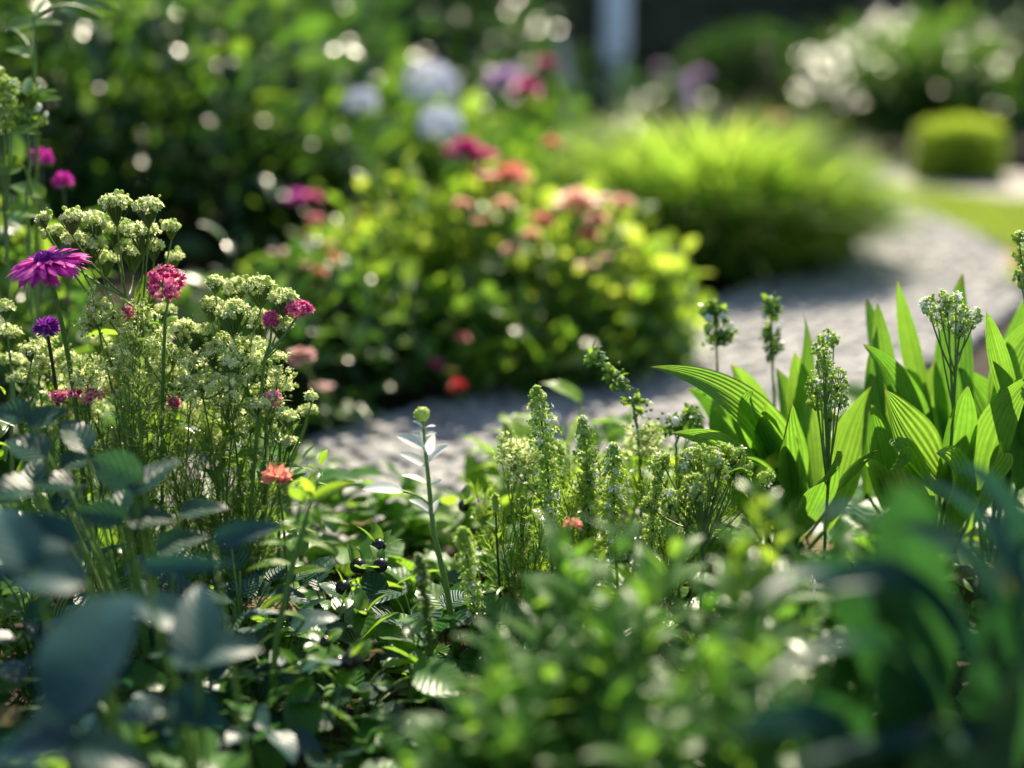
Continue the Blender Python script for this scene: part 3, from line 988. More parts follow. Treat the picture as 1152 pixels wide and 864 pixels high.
broad_clump('low dark blue green clump in the shade of the feathery herb', foot(200, 1.12), 1.1, 119, (.03, .045), 34, .11, .14, 'teal', T=L_EGG)
broad_clump('low dark blue green clump under the largest blurred leaf', foot(95, 1.1), 1.1, 120, (.03, .05), 34, .12, .13, 'teal', T=L_EGG)
broad_clump('low dark blue green clump at the left edge of the bed', foot(15, 1.2), 1.1, 121, (.03, .05), 34, .11, .16, 'teal', T=L_EGG)
broad_clump('dark clump between the feathery herb and the narrow leaved stem', foot(255, 1.22), 1.1, 122, (.03, .045), 34, .09, .13, 'teal_vein', T=L_EGG)


# black berries among the leaves
def berry_plant(label, bpx, berries, seed):
    r = np.random.default_rng(seed)
    base = G(*bpx)
    root = thing('berry_plant', label, 'berry plant', base, 'berry plants in the ground cover')
    st, fo = MB(), MB()
    for (x, y, d, rad) in berries:
        c = P(x, y, d)
        rr = rad * d / F_PX
        st.add(tube(bez(base, base * .5 + c * .5 + [0, 0, .02], c, 5), .001, 4))
        B = MB().inst(ball_T(16, 12), orient(c, (.1, -.3, 1), 0, rr))
        B.add(lathe([(.0015, .0), (.0022, .001), (.001, .0015)], 6) if False else tube([c - [0, rr * .95, 0], c - [0, rr * 1.1, -.0004]], [.0012, .0003], 6), 1)
        B.build('berry', [M['berry'], M['dark_stem']], root)
        for k in range(4):
            dd = nrm(rnd_dirs(r, 1, -.2)[0] + [0, 0, .1])
            fo.inst(L_OVAL, orient(c - [0, 0, rr * .8] + dd * rr * .6, dd, r.normal(0, .3), r.uniform(.02, .03)))
    st.build('stems', M['stem'], root)
    fo.build('foliage', M['fresh'], root)


berry_plant('sprig with three black berries on yellow green leaves', (415, 665), [(403, 637, 1.33, 9.5), (428, 636, 1.33, 8.5), (426, 614, 1.36, 8.5), (386, 661, 1.3, 9), (410, 690, 1.28, 5)], 121)
berry_plant('sprig with two large black berries low over dark soil', (390, 770), [(395, 743, 1.16, 12), (381, 746, 1.17, 9), (366, 722, 1.2, 7)], 122)
berry_plant('sprig with a black berry beside the white leaved stem', (525, 600), [(522, 569, 1.45, 7), (655, 566, 1.45, 5)], 123)


# ------------------------------------------------------------------ left flower clump
def umbel_plant(label, base, node_px, heads, d, seed, lean=.03, leafy=30):
    r = np.random.default_rng(seed)
    base = np.asarray(base, float)
    root = thing('cream_flower_plant', label, 'flower', base, 'cream flowered plants of the left clump')
    node = P(*node_px)
    st = MB()
    st.add(tube(wiggle_stem(base, node, r, .03, 10), np.linspace(.0026, .0016, 11), 6))
    fo = MB()
    for (x, y, rp, *dd) in heads:
        dz = d + (dd[0] if dd else r.uniform(-.05, .05))
        c = P(x, y, dz)
        R_ = rp * dz / F_PX
        s = c - np.array([0, 0, R_ * 1.5])
        j = base + (node - base) * r.uniform(.75, 1.0) if r.random() < .6 else node
        st.add(tube(bez(j, j * .35 + s * .65 + [0, 0, -.012], s, 6), np.linspace(.0013, .0008, 7), 5))
        b = head_of(c, R_ * 1.05, r, None, int(30 + rp * 5), r.uniform(.0026, .0036), .62, FL5 if r.random() < .6 else FL4, -.25, .4, s)
        m = int(rp * .8)                    # bigger cupped blossoms on the crown of the head
        u = rnd_dirs(r, m, .15)
        b.inst(FL5, orient(c + u * R_ * [1, 1, .7], nrm(u + [0, 0, .4]), r.uniform(0, 6, m), .0050 * r.uniform(.6, 1.3, m)), 0)
        b.inst(BALL, orient(c + u * R_ * [.9, .9, .6] + r.normal(0, .003, (m, 3)), u, 0, .0019 * r.uniform(.6, 1.5, m)), 1)
        b.build('flower_head', [M['cream'], M['bud'], M['stem']], root)
    for k in range(leafy):
        t = r.uniform(.2, .95)
        q = base + (node - base) * t + r.normal(0, .02, 3)
        fo.inst(L_LANCE, orient(q, nrm(rnd_dirs(r, 1, -.1)[0]), r.normal(0, .4), r.uniform(.02, .045)))
    st.build('stem', M['stem'], root)
    fo.build('foliage', M['fresh'], root)
    return root


D1 = 1.36
umbel_plant('tallest cream flowered plant of the clump with a broad top umbel', foot(160, D1 + .06), (142, 335, D1),
            [(130, 230, 17), (166, 234, 16), (104, 250, 17), (80, 246, 13), (130, 258, 18), (160, 262, 18), (62, 262, 12), (192, 256, 10), (100, 276, 17), (148, 282, 18), (84, 270, 14), (118, 292, 14), (172, 278, 12), (50, 246, 8)], D1, 131)
umbel_plant('cream flowered plant with the wide right umbel beside the pink clusters', foot(215, D1 + .06), (262, 425, D1),
            [(262, 326, 18), (242, 318, 9), (292, 324, 17), (318, 336, 15), (238, 344, 13), (262, 352, 20), (290, 362, 20), (316, 366, 13), (232, 372, 12), (255, 384, 14), (285, 390, 16), (218, 408, 13), (262, 408, 15), (300, 402, 14), (240, 396, 14), (225, 430, 12)], D1, 132)
umbel_plant('cream flowered plant with shaded lower heads under the top umbel', foot(140, D1 + .12), (165, 450, D1 + .04),
            [(196, 290, 9), (110, 350, 15), (150, 362, 16), (172, 392, 16), (130, 398, 15), (200, 425, 14), (205, 370, 14), (112, 385, 12), (168, 335, 13), (140, 420, 14), (185, 350, 12)], D1 + .05, 133)
umbel_plant('cream flowered plant at the left edge with small rounded heads', foot(20, D1 + .05), (18, 450, D1),
            [(8, 376, 14), (25, 425, 10), (34, 395, 9), (5, 346, 10), (48, 400, 8), (60, 455, 8), (10, 405, 10)], D1, 134)
umbel_plant('small cream flowered plant with a lone head close by the path', foot(300, D1 + .05), (315, 500, D1),
            [(345, 462, 9), (350, 446, 6), (325, 470, 10), (282, 440, 9), (290, 455, 10), (325, 498, 8), (298, 470, 8)], D1, 135)


def spray_plant(label, base, box, count, d, seed):
    """Loose haze of tiny cream florets on hair thin branching stalks."""
    r = np.random.default_rng(seed)
    base = np.asarray(base, float)
    root = thing('spray_flower', label, 'flower', base, 'loose sprays of tiny florets')
    st, b, fo = MB(), MB(), MB()
    x0, y0, x1, y1 = box
    hubs = []
    for k in range(12):
        h = P(r.uniform(x0, x1), r.uniform(y0 + 30, y1), d + r.uniform(-.07, .07))
        q = wiggle_stem(base + r.normal(0, .01, 3) * [1, 1, 0], h, r, .04, 8)
        st.add(tube(q, np.linspace(.0015, .0008, 9), 5))
        hubs.append(h)
        for j in range(7):
            i = r.integers(3, 8)
            e = q[i] + rnd_dirs(r, 1, 0)[0] * r.uniform(.012, .03)
            fo.inst(L_LANCE, orient(q[i], e - q[i], r.normal(0, .4), r.uniform(.015, .03)))
    for k in range(count):
        h = hubs[r.integers(12)]
        c = h + rnd_dirs(r, 1, -.1)[0] * np.array([.022, .022, .03]) * r.uniform(.3, 1.2)
        st.add(tube(bez(h, h * .5 + c * .5 + r.normal(0, .002, 3), c, 3), .0004, 3))
        m = r.integers(4, 10)
        p = c + r.normal(0, .0028, (m, 3))
        b.inst(FL5, orient(p, nrm(rnd_dirs(r, m, 0)), r.uniform(0, 6, m), r.uniform(.0022, .0038, m)), 0)
        b.inst(BALL_LO, orient(c + r.normal(0, .0035, (m, 3)), (0, 0, 1), 0, r.uniform(.0009, .0018, m)), 1)
    st.build('stem', M['stem'], root)
    fo.build('foliage', M['fresh'], root)
    b.build('flower_spray', [M['cream'], M['bud']], root)


spray_plant('loose haze of tiny cream florets under the tallest umbel', foot(150, 1.42), (95, 330, 215, 470), 230, 1.40, 136)
spray_plant('loose haze of tiny cream florets under the wide right umbel', foot(250, 1.40), (205, 380, 330, 520), 260, 1.37, 137)
spray_plant('loose haze of tiny cream florets above the dark leaves at the left edge', foot(60, 1.44), (0, 380, 120, 500), 180, 1.42, 138)


def pink_plant(label, stem_px, heads, d, seed, mats=('pink', 'wine'), cat='flower', name='pink_flower_plant'):
    r = np.random.default_rng(seed)
    base = foot(stem_px[0], d + .05)
    root = thing(name, label, cat, base, 'pink cluster flowers of the left clump')
    st = MB()
    j = P(stem_px[1], stem_px[2], d)
    st.add(tube(wiggle_stem(base, j, r, .03, 9), np.linspace(.0022, .0016, 10), 6))
    for (x, y, rx, ry) in heads:
        c = P(x, y, d)
        k = d / F_PX
        st.add(tube(bez(j, j * .5 + c * .5 + [.003, 0, -.004], c - [0, 0, ry * k * .6], 5), np.linspace(.0014, .001, 6), 5))
        b = MB()
        n = int(30 + rx * ry * .13)
        u = rnd_dirs(r, n, -.75)
        p = c + u * np.array([rx * k, rx * k, ry * k]) * r.uniform(.6, 1., (n, 1))
        b.inst(FL5, orient(p, nrm(u + r.normal(0, .3, (n, 3))), r.uniform(0, 6, n), .0042 * r.uniform(.7, 1.2, n)), 0)
        b.inst(BALL_LO, orient(p[::2] * .93 + c * .07, u[::2], 0, .0022), 1)
        b.build('flower_head', [M[m] for m in mats], root)
    fo = MB()
    for k in range(8):
        t = r.uniform(.3, .9)
        fo.inst(L_LANCE, orient(base + (j - base) * t, nrm(rnd_dirs(r, 1, 0)[0]), 0, r.uniform(.02, .04)))
    st.build('stem', M['stem'], root)
    fo.build('foliage', M['fresh'], root)


pink_plant('tall stem with one large round deep pink cluster over the cream flowers', (168, 186, 352), [(187, 319, 22, 22)], D1 - .05, 141)
pink_plant('forked stem with two small pink clusters at the right of the clump', (262, 298, 402), [(305, 360, 9, 10), (336, 347, 17, 8)], D1 - .05, 142)
pink_plant('low pale pink flower cluster half hidden among the feathery leaves', (100, 96, 462), [(96, 443, 24, 6), (66, 446, 8, 6)], D1, 143, ('rose', 'wine'))
pink_plant('small pink and white flower cluster on the right end of the clump', (285, 300, 470), [(305, 449, 12, 9)], D1 - .02, 144, ('rose', 'white'))
pink_plant('tiny red bud cluster just under the cream flower heads', (150, 143, 372), [(143, 352, 6, 6), (196, 452, 5, 6)], D1, 145, ('rose', 'wine'))


def aster():
    r = np.random.default_rng(151)
    base = foot(78, D1 + .02)
    root = thing('magenta_flower', 'large magenta flower with drooping fringed petals on the left', 'flower', base)
    c = P(51, 296, D1 - .06)
    ax = nrm(np.array([-.22, -.2, .95]))
    k = D1 / F_PX
    MB().add(tube(bez(base, (base + c) / 2 + [.02, .01, .05], c - ax * .006, 10), np.linspace(.003, .002, 11), 6)).build('stem', M['stem'], root)
    b = MB()
    for n, el, L in ((40, -.42, 44), (44, -.25, 46), (42, -.08, 43), (38, .1, 36), (32, .35, 27), (24, .7, 18)):
        a = np.linspace(0, 2 * PI, n, endpoint=False) + r.normal(0, .09, n)
        x = nrm(np.cross(ax, [0, 1, 0]))
        y = np.cross(ax, x)
        e = el + r.normal(0, .14, n)
        d = (np.cos(a)[:, None] * x + np.sin(a)[:, None] * y) * np.cos(e)[:, None] + ax * np.sin(e)[:, None]
        b.inst(RAY, orient(c + d * .003, d, r.normal(0, .4, n), L * k * r.uniform(.6, 1.1, n), ax))
    for V in b.V:
        V[:, 2] = c[2] + (V[:, 2] - c[2]) * .72
    b.build('petals', M['magenta'], root)
    m = MB()
    u = rnd_dirs(r, 90, 0)
    m.inst(FL4, orient(c + u * .008 + ax * .002, u, 0, .003))
    m.build('centre', M['purple'], root)
    s = MB()
    n = 14
    a = np.linspace(0, 2 * PI, n, endpoint=False)
    d = np.cos(a)[:, None] * x + np.sin(a)[:, None] * y - ax * .3
    s.inst(L_LANCE, orient(np.tile(c - ax * .005, (n, 1)), d, 0, .014))
    s.build('sepals', M['mid'], root)


aster()


def globe(label, c_px, d, rp, base_px, seed, mat='purple', ell=.85):
    r = np.random.default_rng(seed)
    base = foot(base_px, d + .05)
    root = thing('purple_flower', label, 'flower', base, 'purple globe flowers on the left')
    c = P(*c_px, d)
    R_ = rp * d / F_PX
    MB().add(tube(bez(base, base * .5 + c * .5 + [.01, 0, .04], c - [0, 0, R_ * .6], 9), np.linspace(.0026, .0016, 10), 6)).build('stem', M['dark_stem'], root)
    b = MB()
    n = 150
    u = rnd_dirs(r, n, -.5)
    b.inst(leaf_T(2, 3, 'petal', .3, .3, .8, .3), orient(c + u * R_ * [.35, .35, .3], nrm(u + r.normal(0, .2, (n, 3))), r.uniform(0, 6, n), R_ * .68 * r.uniform(.8, 1.1, n)))
    b.build('flower_head', M[mat], root)
    s = MB()
    a = np.linspace(0, 2 * PI, 9, endpoint=False)
    s.inst(L_LANCE, orient(np.tile(c - [0, 0, R_ * .55], (9, 1)), np.stack([np.cos(a), np.sin(a), np.full(9, .1)], 1), 0, R_ * .9))
    s.build('sepals', M['mid'], root)
    return root


globe('purple globe flower low under the large magenta flower', (53, 369), D1 - .02, 16, 60, 161)
globe('dark purple globe flower highest of the three at the left edge', (46, 178), 1.62, 15, 20, 162, 'magenta')
globe('small purple globe flower just right of the highest one', (71, 204), 1.62, 13, 62, 163, 'magenta')


def feathery(label, base_px, tops, d, seed, mat='feather'):
    r = np.random.default_rng(seed)
    base = foot(base_px, d)
    root = thing('feathery_herb', label, 'herb', base, 'feathery herbs of the left clump')
    st, fo = MB(), MB()
    T = leaf_T(1, 3, 'lance', .045, 0, .5, .2)
    for (x, y, dd) in tops:
        tp = P(x, y, d + dd)
        q = wiggle_stem(base + r.normal(0, .012, 3) * [1, 1, 0], tp, r, .04, 12)
        st.add(tube(q, np.linspace(.0017, .0006, 13), 5))
        for t in np.linspace(.3, .98, 20):
            i = min(int(t * 12), 11)
            s = q[i] + (q[i + 1] - q[i]) * (t * 12 - i)
            ax = nrm(q[i + 1] - q[i])
            dr = nrm(rnd_dirs(r, 1, -.3)[0] + ax * .9)
            L = .05 * (1.25 - t) * r.uniform(.7, 1.2)
            e = bez(s, s + dr * L * .5, s + dr * L + [0, 0, .012], 5)
            st.add(tube(e, .0005, 3))
            m = 34
            tt = r.uniform(.1, 1, m)
            ii = np.clip((tt * 5).astype(int), 0, 4)
            pp = e[ii] + (e[ii + 1] - e[ii]) * (tt * 5 - ii)[:, None]
            fo.inst(T, orient(pp, nrm(rnd_dirs(r, m) + dr * 1.1), r.uniform(0, 6, m), r.uniform(.006, .014, m)))
    st.build('stem', M['stem'], root)
    fo.build('foliage', M[mat], root)


feathery('feathery green herb in the middle of the left clump', 200, [(165, 420, 0), (190, 440, .03), (215, 450, -.02), (240, 470, .02), (150, 440, .04), (180, 480, -.05)], 1.38, 171)
feathery('feathery green herb leaning out towards the path', 240, [(265, 450, 0), (290, 470, .03), (310, 500, -.02), (300, 535, .02), (275, 500, .04), (330, 485, .03)], 1.36, 172)
feathery('feathery herb with the dense blue green upright plume', 150, [(150, 380, -.04), (152, 400, -.03), (155, 430, -.05), (145, 440, -.02), (130, 470, 0), (110, 480, .02)], 1.34, 173)
feathery('feathery herb filling the middle of the clump below the wide right umbel', 270, [(200, 500, .04), (235, 510, .02), (270, 520, .05), (180, 520, .06), (250, 545, -.01), (300, 560, .02), (215, 545, .0)], 1.36, 177)
feathery('feathery herb in shade below the pale pink cluster', 90, [(70, 470, 0), (95, 480, .03), (45, 460, .02), (120, 500, -.02), (25, 480, .03)], 1.36, 174)


feathery('bright feathery herb at the foot of the tallest green spike', 600, [(570, 540, .06), (590, 580, .02), (610, 600, 0), (560, 590, .05), (640, 600, .02), (670, 580, .06), (540, 560, .12)], 1.34, 178, 'fern')
feathery('bright feathery herb among the green spikes in the middle of the bed', 650, [(620, 520, .04), (640, 500, .1), (660, 530, 0), (680, 520, .08), (600, 540, .05), (635, 560, .02), (580, 560, .08)], 1.36, 175, 'fern')
feathery('bright feathery herb around the broad yellow green panicle', 770, [(740, 530, .04), (765, 510, .06), (800, 530, .04), (830, 530, .02), (725, 560, .02), (780, 560, -.02), (820, 570, 0), (710, 530, .08)], 1.36, 176, 'fern')
spray_plant('loose yellow green sprays behind the row of green spikes', foot(690, 1.46), (570, 470, 790, 600), 260, 1.44, 139)


# ------------------------------------------------------------------ big leaf plants
def big_leaf(root, c_px, d, Lpx, Wpx, ang, mat, r, face=(0, -.5, .85), base=None, name='leaf', fold=.22, tilt=None):
    """One broad leaf around photo pixel c, its axis turned ang degrees in the picture (0 = right, 90 = up)."""
    c = P(*c_px, d)
    k = d / F_PX
    a = R(ang)
    dirn = nrm(math.cos(a) * RT + math.sin(a) * (UPV * .55 + FW * (.75 if math.sin(a) > 0 else .5) * (1 if tilt is None else tilt)))
    vis = np.linalg.norm([dirn @ RT, dirn @ UPV])
    L = Lpx * k / max(vis, .35)
    T = leaf_T(8, 14, 'round' if Wpx > .84 * Lpx else 'egg', Wpx / Lpx * max(vis, .35), fold, .55, .27, .03, 30, 0, .03)
    start = c - dirn * L * .5
    b = MB().inst(T, orient(start, dirn, r.normal(0, .12), L, np.asarray(face) + r.normal(0, .15, 3)))
    if base is not None:
        o = b.build(name, M[mat], root)
        MB().add(tube(bez(base, base * .5 + start * .5 + [0, 0, min(.03, .3 * np.linalg.norm(start - base))], start, 7), np.linspace(.0022, .0014, 8), 5)).build('leaf_stalk', M['stem'], o)


def leafy_plant(label, base, leaves, mat, seed, group, name='broad_leaved_plant', face=(0, -.5, .85), hub=None):
    r = np.random.default_rng(seed)
    root = thing(name, label, 'plant', base, group)
    q = None
    if hub is not None:
        q = wiggle_stem(base, hub, r, .03, 14)
        MB().add(tube(q, np.linspace(.003, .0014, 15), 6)).build('stem', M['stem'], root)
    for (x, y, d, L, W, a) in leaves:
        b0 = np.asarray(base, float) + r.normal(0, .01, 3) * [1, 1, 0]
        if q is not None:
            b0 = q[np.argmin(np.linalg.norm(q + [0, 0, .03] - P(x, y, d), axis=1))]
        big_leaf(root, (x, y), d, L, W, a, mat, r, face, b0)
    return root


GL = 'broad leaved plants in the left foreground'
leafy_plant('blue green plant with the largest blurred round leaf, lower left', foot(95, .97), [(108, 738, 0.88, 125, 118, -95), (40, 650, 0.95, 120, 60, 170), (40, 600, 0.99, 110, 48, 160), (15, 605, 0.97, 90, 60, 120), (70, 815, 0.87, 110, 70, 250), (30, 850, 0.85, 100, 70, 200), (120, 855, 0.87, 110, 60, -20)], 'teal', 181, GL)
leafy_plant('blue green plant with long pointed blurred leaves lit from behind', foot(215, .95), [(245, 735, 1.0, 105, 60, 8), (212, 637, 0.96, 110, 26, 2), (225, 700, 0.98, 80, 60, 100), (155, 806, 0.96, 58, 48, 190), (280, 600, 1.06, 80, 30, 20), (180, 690, 1, 80, 50, 150), (225, 800, 0.98, 80, 50, -40)], 'teal', 182, GL)
leafy_plant('blue green plant with paired leaves in front of the feathery herb', foot(150, 1.14), [(130, 528, 1.12, 70, 46, 150), (178, 536, 1.12, 56, 42, 60), (112, 580, 1.08, 64, 34, 170), (60, 545, 1.12, 50, 30, 180), (30, 505, 1.15, 60, 40, 150), (12, 465, 1.2, 46, 34, 160), (85, 490, 1.18, 54, 36, 120), (170, 585, 1.12, 60, 34, 0), (230, 575, 1.16, 56, 30, 10), (55, 470, 1.2, 44, 30, 40), (205, 610, 1.1, 60, 32, 20), (8, 555, 1.1, 60, 44, 200), (90, 520, 1.2, 44, 30, 20), (40, 535, 1.2, 44, 30, 100), (140, 560, 1.2, 40, 28, 90), (80, 560, 1.2, 40, 28, 60)], 'teal_vein', 183, GL)


# ------------------------------------------------------------------ spikes of the near bed
def spike(label, base_px, top_px, d, w_px, frac, seed, mat='greenbud', stem='dark_stem', fs=.0028, dens=1., name='flower_spike', white=.06, taper=.75, cat='flower spike', group='flower spikes in the near bed', leaves=10):
    r = np.random.default_rng(seed)
    tp = P(*top_px, d)
    base = foot(base_px, d)
    root = thing(name, label, cat, base, group)
    q = bez(base, base * .45 + tp * .55 + r.normal(0, .010, 3), tp, 20)
    MB().add(tube(q, np.linspace(.0021, .0008, 21), 6)).build('stem', M[stem], root)
    L = np.linalg.norm(tp - base)
    n = int(620 * dens * frac * L / .13)
    t = 1 - frac * r.random(n) ** 1.0
    i = np.clip((t * 20).astype(int), 0, 19)
    c = q[i] + (q[i + 1] - q[i]) * (t * 20 - i)[:, None]
    x = (1 - t) / frac
    wid = w_px * .5 * d / F_PX * np.clip((x * 3.2 + .12) ** .6, 0, 1) * (1 - (1 - taper) * x)
    u = rnd_dirs(r, n, -.2)
    # side branchlets: florets gather in small tiers
    tier = np.sin(t * 150 + r.normal(0, .4, n)) * .25 + .85
    p = c + u * (wid * np.sqrt(r.uniform(.1, 1, n)) * tier)[:, None] * np.array([1, 1, .5])
    b = MB()
    z = r.random(n) < white
    a = ~z
    h = a & (np.arange(n) % 2 == 0)
    g = a & ~h
    b.inst(BALL_LO, orient(p[h], u[h], 0, fs * .55 * r.uniform(.6, 1.3, h.sum())), 0)
    b.inst(FL4, orient(p[g], nrm(u[g] + [0, 0, .3]), r.uniform(0, 6, g.sum()), fs * r.uniform(.6, 1.3, g.sum())), 0)
    b.inst(FL5, orient(p[z], nrm(u[z] + [0, 0, .2]), r.uniform(0, 6, z.sum()), fs * 1.25), 1)
    b.build('flower_head', [M[mat], M['white']], root)
    if leaves:
        fo = MB()
        for k in range(leaves):
            tt = r.uniform(.08, 1 - frac)
            dd = rnd_dirs(r, 1, -.1)[0]
            fo.inst(L_LANCE, orient(base + (tp - base) * tt, dd, r.normal(0, .3), r.uniform(.015, .035)))
        fo.build('foliage', M['fresh'], root)
    return root


spike('tallest green flower spike on a thin dark stem in the middle of the bed', 618, (603, 436), 1.30, 42, .46, 201, dens=1.5)
spike('green flower spike directly right of the tallest one', 652, (655, 470), 1.36, 34, .55, 202, dens=1.3)
spike('green flower spike with white flecks beside the broad panicle', 706, (690, 500), 1.33, 36, .6, 203, white=.14, dens=1.3)
spike('faint flower spike at the path edge left of the tallest one', 580, (567, 474), 1.62, 20, .5, 204)
spike('dense fern-like green spike beside the white leaved stem', 545, (520, 594), 1.24, 32, .75, 205, 'greenbud', 'stem', .0026, 1.3)
spike('short dark green spike in shade left of the white leaved stem', 478, (470, 624), 1.2, 22, .8, 206, 'feather', 'stem', .0022, 1.5)
spike('slender green spike with sparse buds behind the tallest one', 640, (628, 500), 1.45, 18, .5, 207, dens=.7)
spike('small green spike just above the coral blossom', 660, (672, 520), 1.42, 22, .5, 208)
spike('thin bare dark stem with a tiny bud tip left of the tallest spike', 572, (557, 556), 1.27, 8, .08, 209, leaves=9)
spike('thin dark stem standing right behind the tallest spike', 600, (588, 560), 1.36, 8, .08, 210, leaves=9)
spike('small budding spike beneath the broad panicle', 745, (742, 530), 1.32, 24, .5, 211, 'bud')


def panicle(label, base_px, node_px, tips, d, seed, mat='bud', fs=.0034, head=12, n=46, stemm='stem', white=.05, name='flower_panicle', group='branched flower panicles'):
    r = np.random.default_rng(seed)
    base = foot(base_px, d)
    root = thing(name, label, 'flower', base, group)
    node = P(*node_px, d)
    st, b = MB(), MB()
    st.add(tube(wiggle_stem(base, node, r, .03, 8), np.linspace(.002, .0014, 9), 6))
    for (x, y, rr) in tips:
        dd = d + r.uniform(-.03, .03)
        c = P(x, y, dd)
        R_ = rr * dd / F_PX
        j = base + (node - base) * r.uniform(.75, 1)
        q = bez(j, j * .4 + c * .6 + [0, 0, -.01], c, 5)
        st.add(tube(q, np.linspace(.0011, .0006, 6), 4))
        m = int(n * rr / 12)
        u = rnd_dirs(r, m, -.8)
        p = c + u * R_ * r.uniform(.5, 1, (m, 1)) * [1, 1, 1.2]
        z = r.random(m) < white
        b.inst(BALL_LO, orient(p[~z], u[~z], 0, fs * .5 * r.uniform(.6, 1.3, (~z).sum())), 0)
        b.inst(FL4, orient(p[::2], nrm(u[::2] + [0, 0, .3]), r.uniform(0, 6, len(p[::2])), fs * .9), 0)
        b.inst(FL5, orient(p[z], u[z], 0, fs * 1.3), 1)
        for e in p[::4]:
            st.add(tube([c - [0, 0, R_], (c + e) / 2 - [0, 0, R_ * .3], e], .0004, 3))
    st.build('stem', M[stemm], root)
    b.build('flower_head', [M[mat], M['white']], root)
    return root


r0 = np.random.default_rng(3)
tp = [(790 + r0.normal(0, 22), 545 + r0.uniform(-38, 45), r0.uniform(8, 13)) for _ in range(22)] + [(815, 508, 11), (832, 512, 9), (800, 515, 11), (770, 525, 10)]
panicle('broad yellow green branching panicle in front of the ribbed leaves', 795, (792, 590), tp, 1.3, 221)
panicle('upright branching green bud cluster among the ribbed leaves', 940, (933, 520), [(930, 380, 10), (920, 392, 9), (938, 385, 8), (928, 400, 10), (930, 418, 14), (918, 432, 13), (942, 428, 14), (930, 445, 16), (945, 450, 11), (918, 452, 11), (934, 465, 11), (926, 410, 10)], 1.36, 222, 'greenbud', .003, white=.1)
panicle('white flecked flower umbel on a forked stem over the ribbed leaves', 1078, (1076, 400), [(1044, 346, 10), (1056, 338, 11), (1066, 346, 11), (1054, 356, 11), (1068, 362, 11), (1082, 352, 9), (1090, 362, 11), (1080, 372, 10), (1098, 356, 8), (1076, 336, 7)], 1.36, 223, 'greenbud', .003, white=.25)
panicle('small green bud cluster at the right edge beside the lawn', 1190, (1165, 350), [(1146, 268, 8), (1153, 276, 9), (1148, 287, 9), (1155, 297, 9), (1147, 308, 9), (1152, 318, 8)], 1.4, 224, 'greenbud', .003)
panicle('green bud cluster at the upper left edge', -10, (5, 200, ), [(2, 100, 14), (-8, 85, 14), (10, 120, 13), (5, 140, 12), (15, 98, 10), (-5, 120, 12)], 1.5, 225, 'greenbud', .0036, white=.1)


def bud_stem(label, pts, d, buds, seed, mats=('white', 'bud'), top=True):
    """Leafy stalk with plump buds up its length, each bud a part."""
    r = np.random.default_rng(seed)
    p = [P(x, y, d) for x, y in pts]
    base = foot(pts[0][0], d)
    root = thing('budded_stem', label, 'flower', base, 'stems with white buds')
    q = np.array([base] + p)
    MB().add(tube(q, np.linspace(.002, .001, len(q)), 6)).build('stem', M['stem'], root)
    fo = MB()
    for (x, y, rr, m) in buds:
        c = P(x, y, d + r.uniform(-.01, .01))
        k = rr * d / F_PX
        j = q[np.argmin(np.linalg.norm(q - c, axis=1))]
        b = MB().inst(ball_T(10, 8, 1.35), orient(c, nrm(np.array([1, 0, 0]) + r.normal(0, .4, 3)), r.uniform(-.9, .9), k * r.uniform(.5, .85)), 0)
        b.add(tube(bez(j, (j + c) / 2 - [0, 0, .002], c, 3), .0006, 4), 1)
        b.build('bud', [M[mats[m]], M['stem']], root)
        for q_ in range(7):
            fo.inst(L_OVAL, orient(j * .5 + c * .5 + r.normal(0, .002, 3), nrm(c - j + r.normal(0, .008, 3)), r.normal(0, .6), r.uniform(.006, .013)))
            e = (j * .3 + c * .7) + r.normal(0, .004, 3)
            fo.inst(BALL_LO, orient(e, (0, 0, 1), 0, .0018))
    fo.build('foliage', M['fresh'], root)


bud_stem('white budded spike standing before the shaded path', [(812, 470), (808, 430), (806, 390), (805, 345)], 1.5, [(805, 340, 5, 1), (793, 349, 5, 1), (815, 348, 5, 0), (797, 358, 6, 0), (812, 356, 6, 0), (803, 348, 7, 1), (790, 352, 4, 1), (796, 369, 6, 1), (821, 367, 6, 0), (814, 374, 5, 0), (797, 382, 6, 0), (822, 380, 5, 1), (806, 366, 6, 1), (808, 380, 5, 1), (828, 372, 4, 1)], 231)
bud_stem('slim green budded spike between white buds and ribbed leaves', [(872, 470), (870, 430), (868, 390), (868, 340)], 1.52, [(868, 337, 4, 1), (862, 345, 4, 1), (875, 346, 4, 1), (860, 356, 5, 0), (873, 358, 5, 1), (864, 366, 5, 1), (876, 370, 4, 0), (860, 376, 4, 1), (872, 384, 5, 1), (863, 390, 4, 0), (876, 394, 4, 1), (868, 350, 5, 1), (867, 402, 4, 1)], 232)
bud_stem('leaning stem with sparse white buds at the path edge', [(722, 560), (718, 490), (712, 455), (692, 425), (668, 402)], 1.42, [(668, 400, 6, 1), (662, 406, 5, 1), (678, 400, 5, 0), (684, 412, 6, 1), (692, 420, 5, 0), (684, 424, 5, 1), (700, 428, 5, 0), (706, 436, 5, 1), (694, 438, 5, 0), (716, 446, 5, 0), (728, 452, 4, 0), (705, 452, 5, 1), (724, 470, 4, 0)], 233)
bud_stem('stem with pale drooping buds behind the broad panicle', [(765, 540), (760, 500), (768, 480), (775, 468)], 1.42, [(776, 462, 5, 1), (768, 468, 6, 0), (760, 474, 6, 0), (752, 470, 5, 0), (782, 470, 4, 0), (764, 486, 5, 1), (748, 482, 5, 1), (790, 482, 4, 1)], 234)
bud_stem('upper left stem with pale buds and small bright leaves', [(30, 220), (34, 180), (30, 140), (32, 100)], 1.5, [(28, 132, 5, 1), (43, 121, 5, 0), (52, 128, 5, 0), (36, 128, 4, 1), (12, 128, 5, 1), (52, 138, 3, 1), (44, 100, 4, 0)], 235)


